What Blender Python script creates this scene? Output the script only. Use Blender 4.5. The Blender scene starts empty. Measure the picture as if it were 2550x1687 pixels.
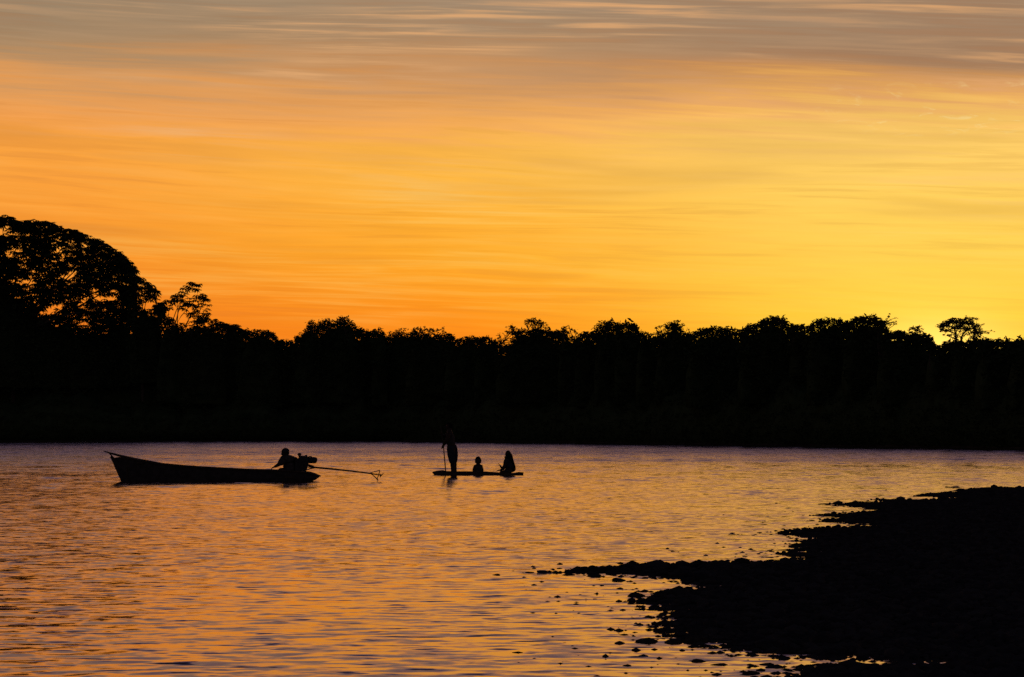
import bpy, bmesh, math, random
import numpy as np
from mathutils import Vector, Matrix, Euler

random.seed(7)
rng = np.random.default_rng(7)
scene = bpy.context.scene
COL = scene.collection

# ------------------------------------------------------------------ camera
F = 7083.3          # focal length in photo pixels (100 mm on 36 mm)
Y0 = 1068.0         # row of the horizon
HC = 1.5            # eye height above the water
PITCH = math.atan((Y0 - 843.5) / F)
cam_d = bpy.data.cameras.new('camera')
cam_d.lens = 100.0
cam_d.sensor_width = 36.0
cam_d.clip_start = 0.5
cam_d.clip_end = 12000
cam = bpy.data.objects.new('camera', cam_d)
COL.objects.link(cam)
cam.location = (0, 0, HC)
cam.rotation_euler = (math.pi / 2 + PITCH, 0, 0)
scene.camera = cam

SUN_AZ = 9.2        # degrees to the right of the view axis
SUN_EL = 1.0

# ------------------------------------------------------------------ sky
def lin(c):
    return tuple(((v / 255) / 12.92 if v / 255 <= .04045 else ((v / 255 + .055) / 1.055) ** 2.4) for v in c) + (1,)

world = bpy.data.worlds.new('World')
scene.world = world
world.use_nodes = True
nt = world.node_tree
nt.nodes.clear()

class NB:
    def __init__(self, nt): self.nt = nt
    def n(self, t, **k):
        o = self.nt.nodes.new(t)
        for a, b in k.items(): setattr(o, a, b)
        return o
    def link(self, a, b): self.nt.links.new(a, b)
    def val(self, sock, v):
        if hasattr(v, 'is_output') or isinstance(v, bpy.types.NodeSocket): self.link(v, sock)
        else: sock.default_value = v
    def m(self, op, a, b=0.0, c=None, clamp=False):
        o = self.n('ShaderNodeMath', operation=op, use_clamp=clamp)
        self.val(o.inputs[0], a); self.val(o.inputs[1], b)
        if c is not None: self.val(o.inputs[2], c)
        return o.outputs[0]
    def mr(self, v, a, b, c, d, smooth=True):
        o = self.n('ShaderNodeMapRange', interpolation_type='SMOOTHSTEP' if smooth else 'LINEAR')
        self.val(o.inputs[0], v)
        for i, x in enumerate((a, b, c, d)): self.val(o.inputs[i + 1], x)
        return o.outputs[0]
    def xyz(self, x, y, z):
        o = self.n('ShaderNodeCombineXYZ')
        for i, v in enumerate((x, y, z)): self.val(o.inputs[i], v)
        return o.outputs[0]
    def noise(self, vec, scale, detail=3, rough=.5, dist=0.0, out=0):
        o = self.n('ShaderNodeTexNoise')
        self.link(vec, o.inputs['Vector'])
        o.inputs['Scale'].default_value = scale
        o.inputs['Detail'].default_value = detail
        o.inputs['Roughness'].default_value = rough
        o.inputs['Distortion'].default_value = dist
        return o.outputs[out]
    def mix(self, f, a, b, mode='MIX'):
        o = self.n('ShaderNodeMix', data_type='RGBA', blend_type=mode)
        self.val(o.inputs[0], f); self.val(o.inputs[6], a); self.val(o.inputs[7], b)
        return o.outputs[2]
    def ramp(self, f, stops):
        o = self.n('ShaderNodeValToRGB')
        cr = o.color_ramp
        while len(cr.elements) < len(stops): cr.elements.new(0.5)
        for e, (p, c) in zip(cr.elements, stops):
            e.position = p; e.color = c
        self.link(f, o.inputs[0])
        return o.outputs[0]

b = NB(nt)
tc = b.n('ShaderNodeTexCoord').outputs['Generated']
sep = b.n('ShaderNodeSeparateXYZ'); b.link(tc, sep.inputs[0])
vx, vy, vz = sep.outputs
R2D = 180 / math.pi
elev = b.m('MULTIPLY', b.m('ARCSINE', vz), R2D)
azim = b.m('MULTIPLY', b.m('ARCTAN2', vx, vy), R2D)
hi_f = b.mr(elev, 14, 40, 0, 1)          # streaks fade out well above the frame
# warped, stretched coordinates for the thin stratus streaks
big = b.noise(b.xyz(b.m('MULTIPLY', azim, .045), b.m('MULTIPLY', elev, .35), 3.1), 1.0, 2)
big = b.m('SUBTRACT', big, .5)
e_t = b.m('ADD', b.m('ADD', elev, b.m('MULTIPLY', azim, .04)), b.m('MULTIPLY', big, 1.1))
st1 = b.noise(b.xyz(b.m('MULTIPLY', azim, .26), b.m('MULTIPLY', e_t, 7.5), 7.7), 1.0, 5, .56, .35)
st2 = b.noise(b.xyz(b.m('MULTIPLY', azim, .07), b.m('MULTIPLY', e_t, 1.15), 1.7), 1.0, 3, .5)
fine = b.noise(b.xyz(b.m('MULTIPLY', azim, .6), b.m('MULTIPLY', e_t, 9.0), 2.2), 1.0, 4, .6)
s1 = b.m('SUBTRACT', st1, .5)
s2 = b.m('SUBTRACT', st2, .5)
wamp = b.mr(elev, 2.0, 7.5, .35, 1.0)
wamp = b.m('MULTIPLY', wamp, b.mr(elev, 12, 30, 1, .3))
warp = b.m('MULTIPLY', b.m('ADD', b.m('MULTIPLY', s1, 1.5), b.m('MULTIPLY', s2, 2.2)), wamp)
e_w = b.m('ADD', elev, warp)
t = b.m('SQRT', b.m('DIVIDE', b.m('MAXIMUM', e_w, 0.0), 90.0))
def T(y=None, e=None):
    if e is None: e = math.degrees(math.atan((Y0 - y) / F))
    return math.sqrt(e / 90)
UP = [(10.2, (143, 123, 110)), (13.5, (118, 106, 122)), (18, (88, 84, 112)), (27, (52, 54, 80)), (42, (30, 33, 54)), (90, (18, 21, 38))]
def stops(rows):
    r = [(T(y=y), lin(c)) for y, c in rows]
    r += [(T(e=e), lin(c)) for e, c in UP]
    return sorted(r, key=lambda s: s[0])
rampL = b.ramp(t, stops([(1068, (225, 105, 28)), (850, (238, 118, 26)), (750, (242, 130, 32)), (600, (247, 148, 44)), (500, (249, 156, 54)),
    (380, (250, 162, 62)), (310, (240, 158, 78)), (235, (234, 158, 84)), (175, (212, 150, 90)), (115, (168, 134, 98)), (0, (152, 130, 104))]))
rampM = b.ramp(t, stops([(1068, (240, 115, 20)), (850, (251, 135, 24)), (750, (253, 150, 28)), (650, (253, 168, 40)), (560, (252, 172, 48)), (450, (254, 184, 66)),
    (380, (250, 180, 72)), (320, (244, 170, 84)), (240, (230, 163, 90)), (180, (200, 146, 96)), (100, (170, 136, 102)), (0, (160, 136, 110))]))
rampR = b.ramp(t, stops([(1068, (255, 170, 34)), (900, (255, 196, 48)), (800, (255, 206, 58)), (650, (255, 207, 78)), (500, (255, 207, 92)), (380, (254, 206, 104)),
    (300, (250, 194, 102)), (262, (236, 174, 92)), (215, (200, 145, 90)), (150, (160, 124, 94)), (0, (156, 128, 102))]))
rampA = b.ramp(t, [(0, lin((78, 70, 74))), (T(e=4), lin((92, 80, 84))), (T(e=12), lin((80, 75, 88))), (T(e=28), lin((50, 52, 70))), (1, lin((22, 26, 42)))])
dsun = b.m('ABSOLUTE', b.m('SUBTRACT', azim, SUN_AZ))
dsun = b.m('MINIMUM', dsun, b.m('SUBTRACT', 360.0, dsun))
dsun_w = b.m('ADD', dsun, b.m('MULTIPLY', s2, 5.0))
c = b.mix(b.mr(dsun_w, 1.5, 11.5, 0, 1), rampR, rampM)
c = b.mix(b.mr(dsun_w, 9.0, 19.5, 0, 1), c, rampL)
c = b.mix(b.mr(dsun, 24, 110, 0, 1), c, rampA)
# lit undersides of the streaks, stronger high up
lit = b.m('MULTIPLY', b.mr(st1, .42, .72, 0, 1), b.mr(b.noise(b.xyz(b.m('MULTIPLY', azim, .13), b.m('MULTIPLY', e_t, .8), 12.3), 1.0, 2), .42, .60, .18, 1))
lit = b.m('MULTIPLY', lit, b.mr(elev, 3.2, 6.2, .22, .72))
lit = b.m('MULTIPLY', lit, b.mr(elev, 9.5, 22, 1, 0))
lit = b.m('MULTIPLY', lit, b.mr(dsun, 20, 80, 1, 0))
litc = b.mix(b.mr(elev, 3.5, 6.5, 0, 1), lin((255, 214, 112)), lin((236, 174, 114)))
c = b.mix(lit, c, litc)
ws = b.noise(b.xyz(b.m('MULTIPLY', azim, 1.6), b.m('MULTIPLY', e_t, 6.5), 4.4), 1.0, 5, .6, .6)
wm = b.m('MULTIPLY', b.mr(ws, .54, .74, 0, .6), b.m('MULTIPLY', b.mr(b.m('ABSOLUTE', b.m('SUBTRACT', elev, 6.35)), .25, .65, 1, 0), b.mr(b.m('ABSOLUTE', b.m('SUBTRACT', azim, 10.5)), 2.0, 5.5, 1, 0)))
c = b.mix(wm, c, lin((255, 236, 165)))
dark = b.m('MAXIMUM', b.mr(st1, .50, .32, 0, .18), b.mr(st2, .48, .33, 0, .22))
dark = b.m('MULTIPLY', dark, b.mr(elev, 2, 5, .6, 1))
c = b.mix(b.m('MULTIPLY', dark, b.m('SUBTRACT', 1.0, hi_f)), c, lin((166, 108, 66)))
br = b.m('ADD', 1.0, b.m('MULTIPLY', b.m('SUBTRACT', fine, .5), b.mr(elev, 10, 25, .16, 0)))
c = b.mix(1.0, c, b.xyz(br, br, br), 'MULTIPLY')
# glow round the sun just behind the trees
g = b.m('ADD', b.m('POWER', b.m('DIVIDE', dsun, 3.2), 2.0), b.m('POWER', b.m('DIVIDE', b.m('SUBTRACT', elev, SUN_EL), 2.4), 2.0))
g = b.m('MULTIPLY', b.m('EXPONENT', b.m('MULTIPLY', g, -1.0)), .5)
c = b.mix(b.m('MULTIPLY', g, .45), c, lin((255, 226, 92)))
g2 = b.m('ADD', b.m('POWER', b.m('DIVIDE', b.m('SUBTRACT', azim, 8.55), 1.3), 2.0), b.m('POWER', b.m('DIVIDE', b.m('SUBTRACT', elev, 1.35), .75), 2.0))
g2 = b.m('EXPONENT', b.m('MULTIPLY', g2, -1.0))
c = b.mix(b.m('MULTIPLY', g2, .95), c, (1.6, 1.0, .20, 1))
below = b.mr(elev, -1.5, 0, 1, 0)
c = b.mix(below, c, lin((24, 22, 26)))
bg = b.n('ShaderNodeBackground'); b.link(c, bg.inputs[0]); bg.inputs[1].default_value = 1.0
sky = b.n('ShaderNodeTexSky', sky_type='NISHITA', sun_disc=False, sun_elevation=math.radians(SUN_EL), sun_rotation=math.radians(SUN_AZ))
bg2 = b.n('ShaderNodeBackground'); b.link(sky.outputs[0], bg2.inputs[0]); bg2.inputs[1].default_value = 0.002
add = b.n('ShaderNodeAddShader'); b.link(bg.outputs[0], add.inputs[0]); b.link(bg2.outputs[0], add.inputs[1])
wo = b.n('ShaderNodeOutputWorld'); b.link(add.outputs[0], wo.inputs[0])

# ------------------------------------------------------------------ sun (already behind the forest)
sd = bpy.data.lights.new('sun', 'SUN')
sd.energy = 2.0; sd.angle = math.radians(.53); sd.color = (1.0, .55, .2)
sun = bpy.data.objects.new('sun', sd); COL.objects.link(sun)
az, el = math.radians(SUN_AZ), math.radians(SUN_EL)
sdir = Vector((math.sin(az) * math.cos(el), math.cos(az) * math.cos(el), math.sin(el)))
sun.rotation_euler = sdir.to_track_quat('Z', 'Y').to_euler()

scene.view_settings.view_transform = 'Standard'
scene.view_settings.look = 'None'
scene.view_settings.gamma = 1.0
scene.view_settings.exposure = 0.0
scene.view_settings.use_curve_mapping = False
scene.cycles.max_bounces = 6
scene.cycles.glossy_bounces = 3
scene.cycles.use_denoising = False

# ------------------------------------------------------------------ helpers
def ray(px, py):
    dx, dy = (px - 1275.0) / F, (843.5 - py) / F
    return (dx, math.cos(PITCH) - dy * math.sin(PITCH), math.sin(PITCH) + dy * math.cos(PITCH))
def ground(px, py, z=0.0):
    r = ray(px, py); k = (z - HC) / r[2]
    return (r[0] * k, r[1] * k, z)
def at(px, py, D):
    r = ray(px, py); k = D / r[1]
    return (r[0] * k, D, HC + r[2] * k)
def z_at(py, D): return at(1275, py, D)[2]
def x_at(px, D): return (px - 1275.0) / (F * math.cos(PITCH)) * D

def tag(o, label=None, cat=None, group=None, kind=None):
    for k, v in (('label', label), ('category', cat), ('group', group), ('kind', kind)):
        if v: o[k] = v
    return o
def empty(name, loc, rz=0.0):
    o = bpy.data.objects.new(name, None); COL.objects.link(o)
    o.location = loc; o.rotation_euler = (0, 0, rz); o.empty_display_size = .3
    return o
def np_mesh(name, verts, faces, smooth=False):
    """faces: (n,k) int array, all of k corners"""
    me = bpy.data.meshes.new(name)
    verts = np.asarray(verts, np.float32); faces = np.asarray(faces, np.int32)
    n, k = faces.shape
    me.vertices.add(len(verts)); me.vertices.foreach_set('co', verts.ravel())
    me.loops.add(n * k); me.loops.foreach_set('vertex_index', faces.ravel())
    me.polygons.add(n); me.polygons.foreach_set('loop_start', np.arange(0, n * k, k, dtype=np.int32))
    me.update(calc_edges=True)
    if smooth: me.polygons.foreach_set('use_smooth', np.ones(n, bool))
    return me
def link_mesh(name, me, mat, parent=None):
    o = bpy.data.objects.new(name, me); COL.objects.link(o)
    if mat and not me.materials: me.materials.append(mat)
    if parent is not None: o.parent = parent
    return o
class MB:
    """collects polygons, builds ONE mesh object"""
    def __init__(self): self.v = []; self.f = []
    def add(self, vs, fs):
        n = len(self.v); self.v += [tuple(p) for p in vs]; self.f += [tuple(i + n for i in f) for f in fs]
    def box(self, c, s, rot=None):
        M = (rot or Matrix.Identity(3))
        vs = [Vector(c) + M @ Vector((sx * s[0] / 2, sy * s[1] / 2, sz * s[2] / 2)) for sx in (-1, 1) for sy in (-1, 1) for sz in (-1, 1)]
        self.add(vs, [(0, 1, 3, 2), (4, 6, 7, 5), (0, 4, 5, 1), (2, 3, 7, 6), (0, 2, 6, 4), (1, 5, 7, 3)])
    def tube(self, pts, rad, sides=8, caps=True):
        pts = [Vector(p) for p in pts]
        if not hasattr(rad, '__len__'): rad = [rad] * len(pts)
        rings = []
        for i, p in enumerate(pts):
            d = (pts[min(i + 1, len(pts) - 1)] - pts[max(i - 1, 0)]).normalized()
            u = d.cross(Vector((0, 0, 1)) if abs(d.z) < .9 else Vector((1, 0, 0))).normalized(); w = d.cross(u)
            rings.append([p + (u * math.cos(a) + w * math.sin(a)) * rad[i] for a in [2 * math.pi * k / sides for k in range(sides)]])
        vs = [q for r in rings for q in r]; fs = []
        for i in range(len(pts) - 1):
            for k in range(sides):
                a, c2 = i * sides + k, i * sides + (k + 1) % sides
                fs.append((a, c2, c2 + sides, a + sides))
        if caps:
            fs.append(tuple(range(sides))[::-1]); fs.append(tuple(range((len(pts) - 1) * sides, len(pts) * sides)))
        self.add(vs, fs)
    def loft(self, rings, close=True, caps=True):
        n = len(rings[0]); vs = [q for r in rings for q in r]; fs = []
        for i in range(len(rings) - 1):
            for k in range(n if close else n - 1):
                a, c2 = i * n + k, i * n + (k + 1) % n
                fs.append((a, c2, c2 + n, a + n))
        if caps: fs.append(tuple(range(n))[::-1]); fs.append(tuple(range((len(rings) - 1) * n, len(rings) * n)))
        self.add(vs, fs)
    def build(self, name, mat, parent=None, smooth=False, bevel=0):
        me = bpy.data.meshes.new(name); me.from_pydata(self.v, [], self.f); me.update()
        bm = bmesh.new(); bm.from_mesh(me); bmesh.ops.recalc_face_normals(bm, faces=bm.faces)
        if bevel: bmesh.ops.bevel(bm, geom=bm.edges[:], offset=bevel, segments=2, affect='EDGES', clamp_overlap=True)
        bm.to_mesh(me); bm.free()
        if smooth:
            for p in me.polygons: p.use_smooth = True
        return link_mesh(name, me, mat, parent)

def hash2(ix, iy, s=0):
    h = (ix.astype(np.int64) * 374761393 + iy.astype(np.int64) * 668265263 + s * 974634777) & 0x7fffffff
    h = (h ^ (h >> 13)) * 1274126177 & 0x7fffffff
    return ((h ^ (h >> 16)) & 0xffffff) / float(0xffffff)
def vnoise(x, y, s=0):
    x = np.asarray(x, float); y = np.asarray(y, float)
    ix, iy = np.floor(x), np.floor(y); fx, fy = x - ix, y - iy
    fx = fx * fx * (3 - 2 * fx); fy = fy * fy * (3 - 2 * fy)
    ix = ix.astype(np.int64); iy = iy.astype(np.int64)
    a, b_, c_, d_ = hash2(ix, iy, s), hash2(ix + 1, iy, s), hash2(ix, iy + 1, s), hash2(ix + 1, iy + 1, s)
    return (a * (1 - fx) + b_ * fx) * (1 - fy) + (c_ * (1 - fx) + d_ * fx) * fy
def fbm(x, y, o=3, s=0):
    r = 0; a = .5
    for i in range(o): r = r + a * vnoise(np.asarray(x) * 2 ** i, np.asarray(y) * 2 ** i, s + i); a *= .5
    return r / (1 - .5 ** o)

# ------------------------------------------------------------------ materials
def mat(name, col, rough=.8, spec=.3, col2=None, scale=6.0, bump=0.0, diffuse=False, metal=0.0):
    m = bpy.data.materials.new(name); m.use_nodes = True
    q = NB(m.node_tree); m.node_tree.nodes.clear()
    out = q.n('ShaderNodeOutputMaterial')
    tcn = q.n('ShaderNodeTexCoord').outputs['Object']
    ns = q.noise(tcn, scale, 5, .6)
    f = q.mr(ns, .35, .65, 0, 1)
    c1 = tuple(col) + (1,); c2 = tuple(col2 or [v * .55 for v in col]) + (1,)
    cc = q.mix(f, c1, c2)
    if diffuse:
        s = q.n('ShaderNodeBsdfDiffuse'); q.link(cc, s.inputs['Color'])
    else:
        s = q.n('ShaderNodeBsdfPrincipled'); q.link(cc, s.inputs['Base Color'])
        s.inputs['Roughness'].default_value = rough; s.inputs['Specular IOR Level'].default_value = spec
        s.inputs['Metallic'].default_value = metal
    if bump:
        bp = q.n('ShaderNodeBump'); bp.inputs['Strength'].default_value = bump; bp.inputs['Distance'].default_value = .02
        q.link(q.noise(tcn, scale * 5, 4, .6), bp.inputs['Height']); q.link(bp.outputs[0], s.inputs['Normal'])
    q.link(s.outputs[0], out.inputs[0])
    return m
M_leaf = mat('leaves_dark', (.040, .055, .022), diffuse=True, col2=(.028, .040, .015), scale=1.2)
M_leaf2 = mat('leaves_olive', (.042, .054, .022), diffuse=True, col2=(.029, .040, .015), scale=1.5)
M_bark = mat('bark', (.11, .085, .06), diffuse=True, col2=(.05, .04, .03), scale=8, bump=.5)
M_earth = mat('bank_earth', (.07, .055, .04), diffuse=True, col2=(.04, .032, .024), scale=.6)
M_gravel = mat('wet_gravel', (.040, .038, .036), diffuse=True, col2=(.018, .017, .017), scale=9, bump=.6)
M_stone = mat('wet_stone', (.045, .043, .042), diffuse=True, col2=(.02, .019, .02), scale=5, bump=.4)
M_stone2 = mat('brown_wet_stone', (.05, .04, .032), diffuse=True, col2=(.024, .02, .018), scale=4, bump=.4)
M_hull = mat('weathered_hull_paint', (.05, .045, .04), rough=.85, spec=.1, scale=7, bump=.3)
M_wood = mat('old_wood', (.07, .05, .032), rough=.9, spec=.1, col2=(.035, .026, .018), scale=12, bump=.4)
M_iron = mat('engine_iron', (.035, .033, .033), rough=.6, spec=.2, scale=20, metal=.2)
M_skin = mat('skin', (.055, .032, .022), rough=.75, spec=.1, scale=20)
M_cloth = mat('dark_cloth', (.04, .04, .05), diffuse=True, scale=14, bump=.3)
M_cloth2 = mat('faded_cloth', (.07, .06, .055), diffuse=True, scale=14, bump=.3)
M_hair = mat('black_hair', (.012, .01, .009), diffuse=True, scale=30, bump=.4)

def water_mat():
    m = bpy.data.materials.new('river_water'); m.use_nodes = True
    q = NB(m.node_tree); m.node_tree.nodes.clear()
    out = q.n('ShaderNodeOutputMaterial')
    pos = q.n('ShaderNodeNewGeometry')
    P = pos.outputs['Position']; N = pos.outputs['Normal']
    def slope(vec, scale, detail, amt):
        c_ = q.noise(vec, scale, detail, .55, 0, 1)
        v = q.n('ShaderNodeVectorMath', operation='SUBTRACT'); q.link(c_, v.inputs[0]); v.inputs[1].default_value = (.5, .5, .5)
        w = q.n('ShaderNodeVectorMath', operation='MULTIPLY'); q.link(v.outputs[0], w.inputs[0])
        if isinstance(amt, bpy.types.NodeSocket): q.link(amt, w.inputs[1])
        else: w.inputs[1].default_value = amt
        return w.outputs[0]
    sp = q.n('ShaderNodeSeparateXYZ'); q.link(P, sp.inputs[0])
    px_, py_ = sp.outputs[0], sp.outputs[1]
    def sc2(a_, b_, z_): return q.xyz(q.m('MULTIPLY', px_, a_), q.m('MULTIPLY', py_, b_), z_)
    # wind-roughened patches and the riffle under the far bank
    patch = q.mr(q.noise(sc2(.012, .035, 1.0), 1.0, 3), .40, .62, .85, 1.15)
    far = q.mr(q.m('ADD', py_, q.m('MULTIPLY', q.m('SUBTRACT', q.noise(sc2(.02, .05, 6.0), 1.0, 3), .5), 110.0)), 100, 175, 1.0, WATER_FAR)
    k = q.m('MULTIPLY', patch, far)
    def amt(a): return q.xyz(q.m('MULTIPLY', k, a * .5), q.m('MULTIPLY', k, a), 0.0)
    s = q.n('ShaderNodeVectorMath', operation='ADD'); q.link(slope(sc2(.6, 1, 0), 8.0, 3, amt(WATER_A)), s.inputs[0]); q.link(slope(sc2(.8, 1, 5), 3.4, 3, amt(WATER_B)), s.inputs[1])
    s2_ = q.n('ShaderNodeVectorMath', operation='ADD'); q.link(s.outputs[0], s2_.inputs[0]); q.link(N, s2_.inputs[1])
    # wavelet fronts facing down the reach, gathered in streaky groups
    grp = q.mr(q.noise(sc2(1.5, .75, 2.0), 1.0, 7, .76), .38, .64, .68, 1.35)
    reach = q.noise(sc2(.62, .20, 14.0), 1.0, 5, .68)
    reach_f = q.mr(py_, 35, 110, 0, 1)
    grp = q.m('MULTIPLY', grp, q.m('ADD', 1.0, q.m('MULTIPLY', reach_f, q.mr(reach, .38, .64, -.45, .45))))
    front = q.mr(q.noise(sc2(2.6, 6.0, 9.0), 1.0, 3, .55), .565, .68, 0, 1)
    lean = q.m('MULTIPLY', q.m('MULTIPLY', q.m('MULTIPLY', grp, k), q.mr(py_, 15, 75, .015, .038, False)), -1.0)
    lean = q.m('SUBTRACT', lean, q.m('MULTIPLY', front, q.m('MULTIPLY', grp, q.mr(py_, 20, 160, WATER_FRONT, WATER_FRONT * .6))))
    lean = q.m('SUBTRACT', lean, q.m('MULTIPLY', q.m('MULTIPLY', q.mr(reach, .575, .69, 0, .12), reach_f), 1.0))
    s3_ = q.n('ShaderNodeVectorMath', operation='ADD'); q.link(s2_.outputs[0], s3_.inputs[0]); q.link(q.xyz(0.0, lean, 0.0), s3_.inputs[1])
    s4 = q.n('ShaderNodeSeparateXYZ'); q.link(s3_.outputs[0], s4.inputs[0])
    # faces that lean away are hidden behind their own crests at this height
    ny = q.m('MINIMUM', s4.outputs[1], .003)
    nn = q.n('ShaderNodeVectorMath', operation='NORMALIZE'); q.link(q.xyz(s4.outputs[0], ny, s4.outputs[2]), nn.inputs[0])
    body_ = q.n('ShaderNodeBsdfDiffuse'); body_.inputs[0].default_value = (.05, .035, .022, 1)
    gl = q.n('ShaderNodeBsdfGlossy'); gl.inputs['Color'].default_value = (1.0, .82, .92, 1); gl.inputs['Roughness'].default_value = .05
    q.link(nn.outputs[0], gl.inputs['Normal'])
    fr = q.n('ShaderNodeFresnel'); fr.inputs['IOR'].default_value = 1.5; q.link(nn.outputs[0], fr.inputs['Normal'])
    mx = q.n('ShaderNodeMixShader'); q.link(fr.outputs[0], mx.inputs[0]); q.link(body_.outputs[0], mx.inputs[1]); q.link(gl.outputs[0], mx.inputs[2])
    q.link(mx.outputs[0], out.inputs[0])
    return m
WATER_A, WATER_B, WATER_FAR, WATER_FRONT = .15, .12, 2.7, .17
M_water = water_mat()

# ------------------------------------------------------------------ far bank line
BANK = [(-3000, 1092), (-1500, 1094), (0, 1097), (1000, 1098), (1100, 1099.5), (1340, 1102), (2000, 1110), (2550, 1118), (3300, 1131), (4200, 1150)]
bank_px = np.array([p[0] for p in BANK], float); bank_py = np.array([p[1] for p in BANK], float)
def shore_D(px):
    return ground(px, float(np.interp(px, bank_px, bank_py)))[1]

# ------------------------------------------------------------------ river
def river():
    rows = [8.0]
    while rows[-1] < 430: rows.append(rows[-1] + .05 * (rows[-1] / 18) ** 1.22)
    Y = np.array(rows); NU = 430
    u = np.linspace(-.235, .235, NU)
    YY, UU = np.meshgrid(Y, u, indexing='ij'); XX = UU * YY
    step = .05 * (YY / 18) ** 1.22
    Z = np.zeros_like(XX)
    r = np.random.default_rng(11)
    for i in range(70):
        lam = .16 * (6 ** (r.random()))            # 0.25 .. 2.5 m
        th = math.radians(r.normal(0, 48) + 6)
        kx, ky = math.sin(th) * 2 * math.pi / lam, math.cos(th) * 2 * math.pi / lam
        slope = .0034 * (1.0 if lam < .40 else .35)
        a = slope * lam / (2 * math.pi) * 1.414
        fade = np.clip((lam / step - 2.5) / 3.0, 0, 1)
        Z += a * fade * np.sin(kx * XX + ky * YY + r.random() * 6.28 + 1.5 * vnoise(XX * .25, YY * .12, i))
    grp = .55 + .9 * fbm(XX * .18, YY * .10, 3, 5)
    Z *= grp
    nr, nc = Z.shape
    V = np.stack([XX, YY, Z], -1).reshape(-1, 3)
    idx = np.arange(nr * nc).reshape(nr, nc)
    Fq = np.stack([idx[:-1, :-1], idx[:-1, 1:], idx[1:, 1:], idx[1:, :-1]], -1).reshape(-1, 4)
    # the rest of the river, beyond the modelled ripples
    n0 = len(V); ya, yb = Y[0], Y[-1]; U = .235
    ex = [(-60, -40, 0), (60, -40, 0), (60, ya, 0), (U * ya, ya, 0), (-U * ya, ya, 0), (-60, ya, 0),
          (-1500, -40, 0), (-1500, yb, 0), (-U * yb, yb, 0), (1500, -40, 0), (1500, yb, 0), (U * yb, yb, 0), (-1500, 900, 0), (1500, 900, 0)]
    EF = [(0, 1, 3, 4), (1, 2, 3, 3), (0, 4, 5, 5), (6, 0, 5, 7), (5, 4, 8, 7), (1, 9, 10, 2), (2, 10, 11, 3), (7, 8, 11, 10), (12, 7, 10, 13)]
    me = bpy.data.meshes.new('river')
    V = np.concatenate([V, np.array(ex, float)])
    quads = [f for f in EF if len(set(f)) == 4]; tris = [tuple(dict.fromkeys(f)) for f in EF if len(set(f)) == 3]
    Fq = np.concatenate([Fq, np.array(quads) + n0])
    n, m_ = len(Fq), len(tris)
    me.vertices.add(len(V)); me.vertices.foreach_set('co', V.astype(np.float32).ravel())
    li = np.concatenate([Fq.ravel(), (np.array(tris) + n0).ravel()]).astype(np.int32)
    me.loops.add(len(li)); me.loops.foreach_set('vertex_index', li)
    me.polygons.add(n + m_)
    me.polygons.foreach_set('loop_start', np.concatenate([np.arange(n) * 4, n * 4 + np.arange(m_) * 3]).astype(np.int32))
    me.update(calc_edges=True); me.polygons.foreach_set('use_smooth', np.ones(n + m_, bool))
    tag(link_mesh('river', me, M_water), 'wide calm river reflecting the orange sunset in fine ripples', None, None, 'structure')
river()

# ------------------------------------------------------------------ far bank and forest floor
def far_ground():
    pxs = np.array([-9000, -6000, -4000] + list(range(-3000, 4201, 40)) + [5500, 8000])
    off = [(-3, -.6), (0, -.03), (.8, .25), (3, .7), (10, 1.4), (60, 2.5), (400, 5), (2500, 12), (6000, 14)]
    V = []
    for px in pxs:
        D = shore_D(px); x = x_at(px, D)
        dirx, diry = x / math.hypot(x, D), D / math.hypot(x, D)
        w = .35 * (vnoise(px * .013, 0, 3) - .5)
        for o, z in off:
            oo = o + (w if o < 5 else 0)
            V.append((x + dirx * oo, D + diry * oo, z))
    nr, nc = len(pxs), len(off); idx = np.arange(nr * nc).reshape(nr, nc)
    Fq = np.stack([idx[:-1, :-1], idx[1:, :-1], idx[1:, 1:], idx[:-1, 1:]], -1).reshape(-1, 4)
    tag(link_mesh('far_river_bank', np_mesh('far_river_bank', V, Fq, True), M_earth), 'dark earth bank along the far side of the river', None, None, 'structure')
far_ground()

# ------------------------------------------------------------------ foliage
def rand_dirs(n):
    v = rng.normal(size=(n, 3)); return v / np.linalg.norm(v, axis=1)[:, None]
def leaf_quads(cent, size, k=6, spread=1.0, leaf=.5, flat=.0):
    """k rhombic leaves scattered about each clump centre"""
    n = len(cent)
    if n == 0: return np.zeros((0, 3)), np.zeros((0, 4), int)
    size = np.broadcast_to(size, (n,))
    c_ = np.repeat(cent, k, 0); s = np.repeat(size, k)
    d = rand_dirs(n * k); d[:, 2] *= (1 - flat)
    p = c_ + d * (s * spread * rng.random(n * k) ** .5)[:, None]
    a = rand_dirs(n * k); a[:, 2] *= .6; a /= np.linalg.norm(a, axis=1)[:, None]
    q_ = np.cross(a, rand_dirs(n * k)); q_ /= np.linalg.norm(q_, axis=1)[:, None]
    L = (s * leaf * (.7 + .6 * rng.random(n * k)))[:, None]; W = L * .38
    V = np.stack([p - a * L, p + q_ * W, p + a * L, p - q_ * W], 1).reshape(-1, 3)
    return V, np.arange(len(V)).reshape(-1, 4)
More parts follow.
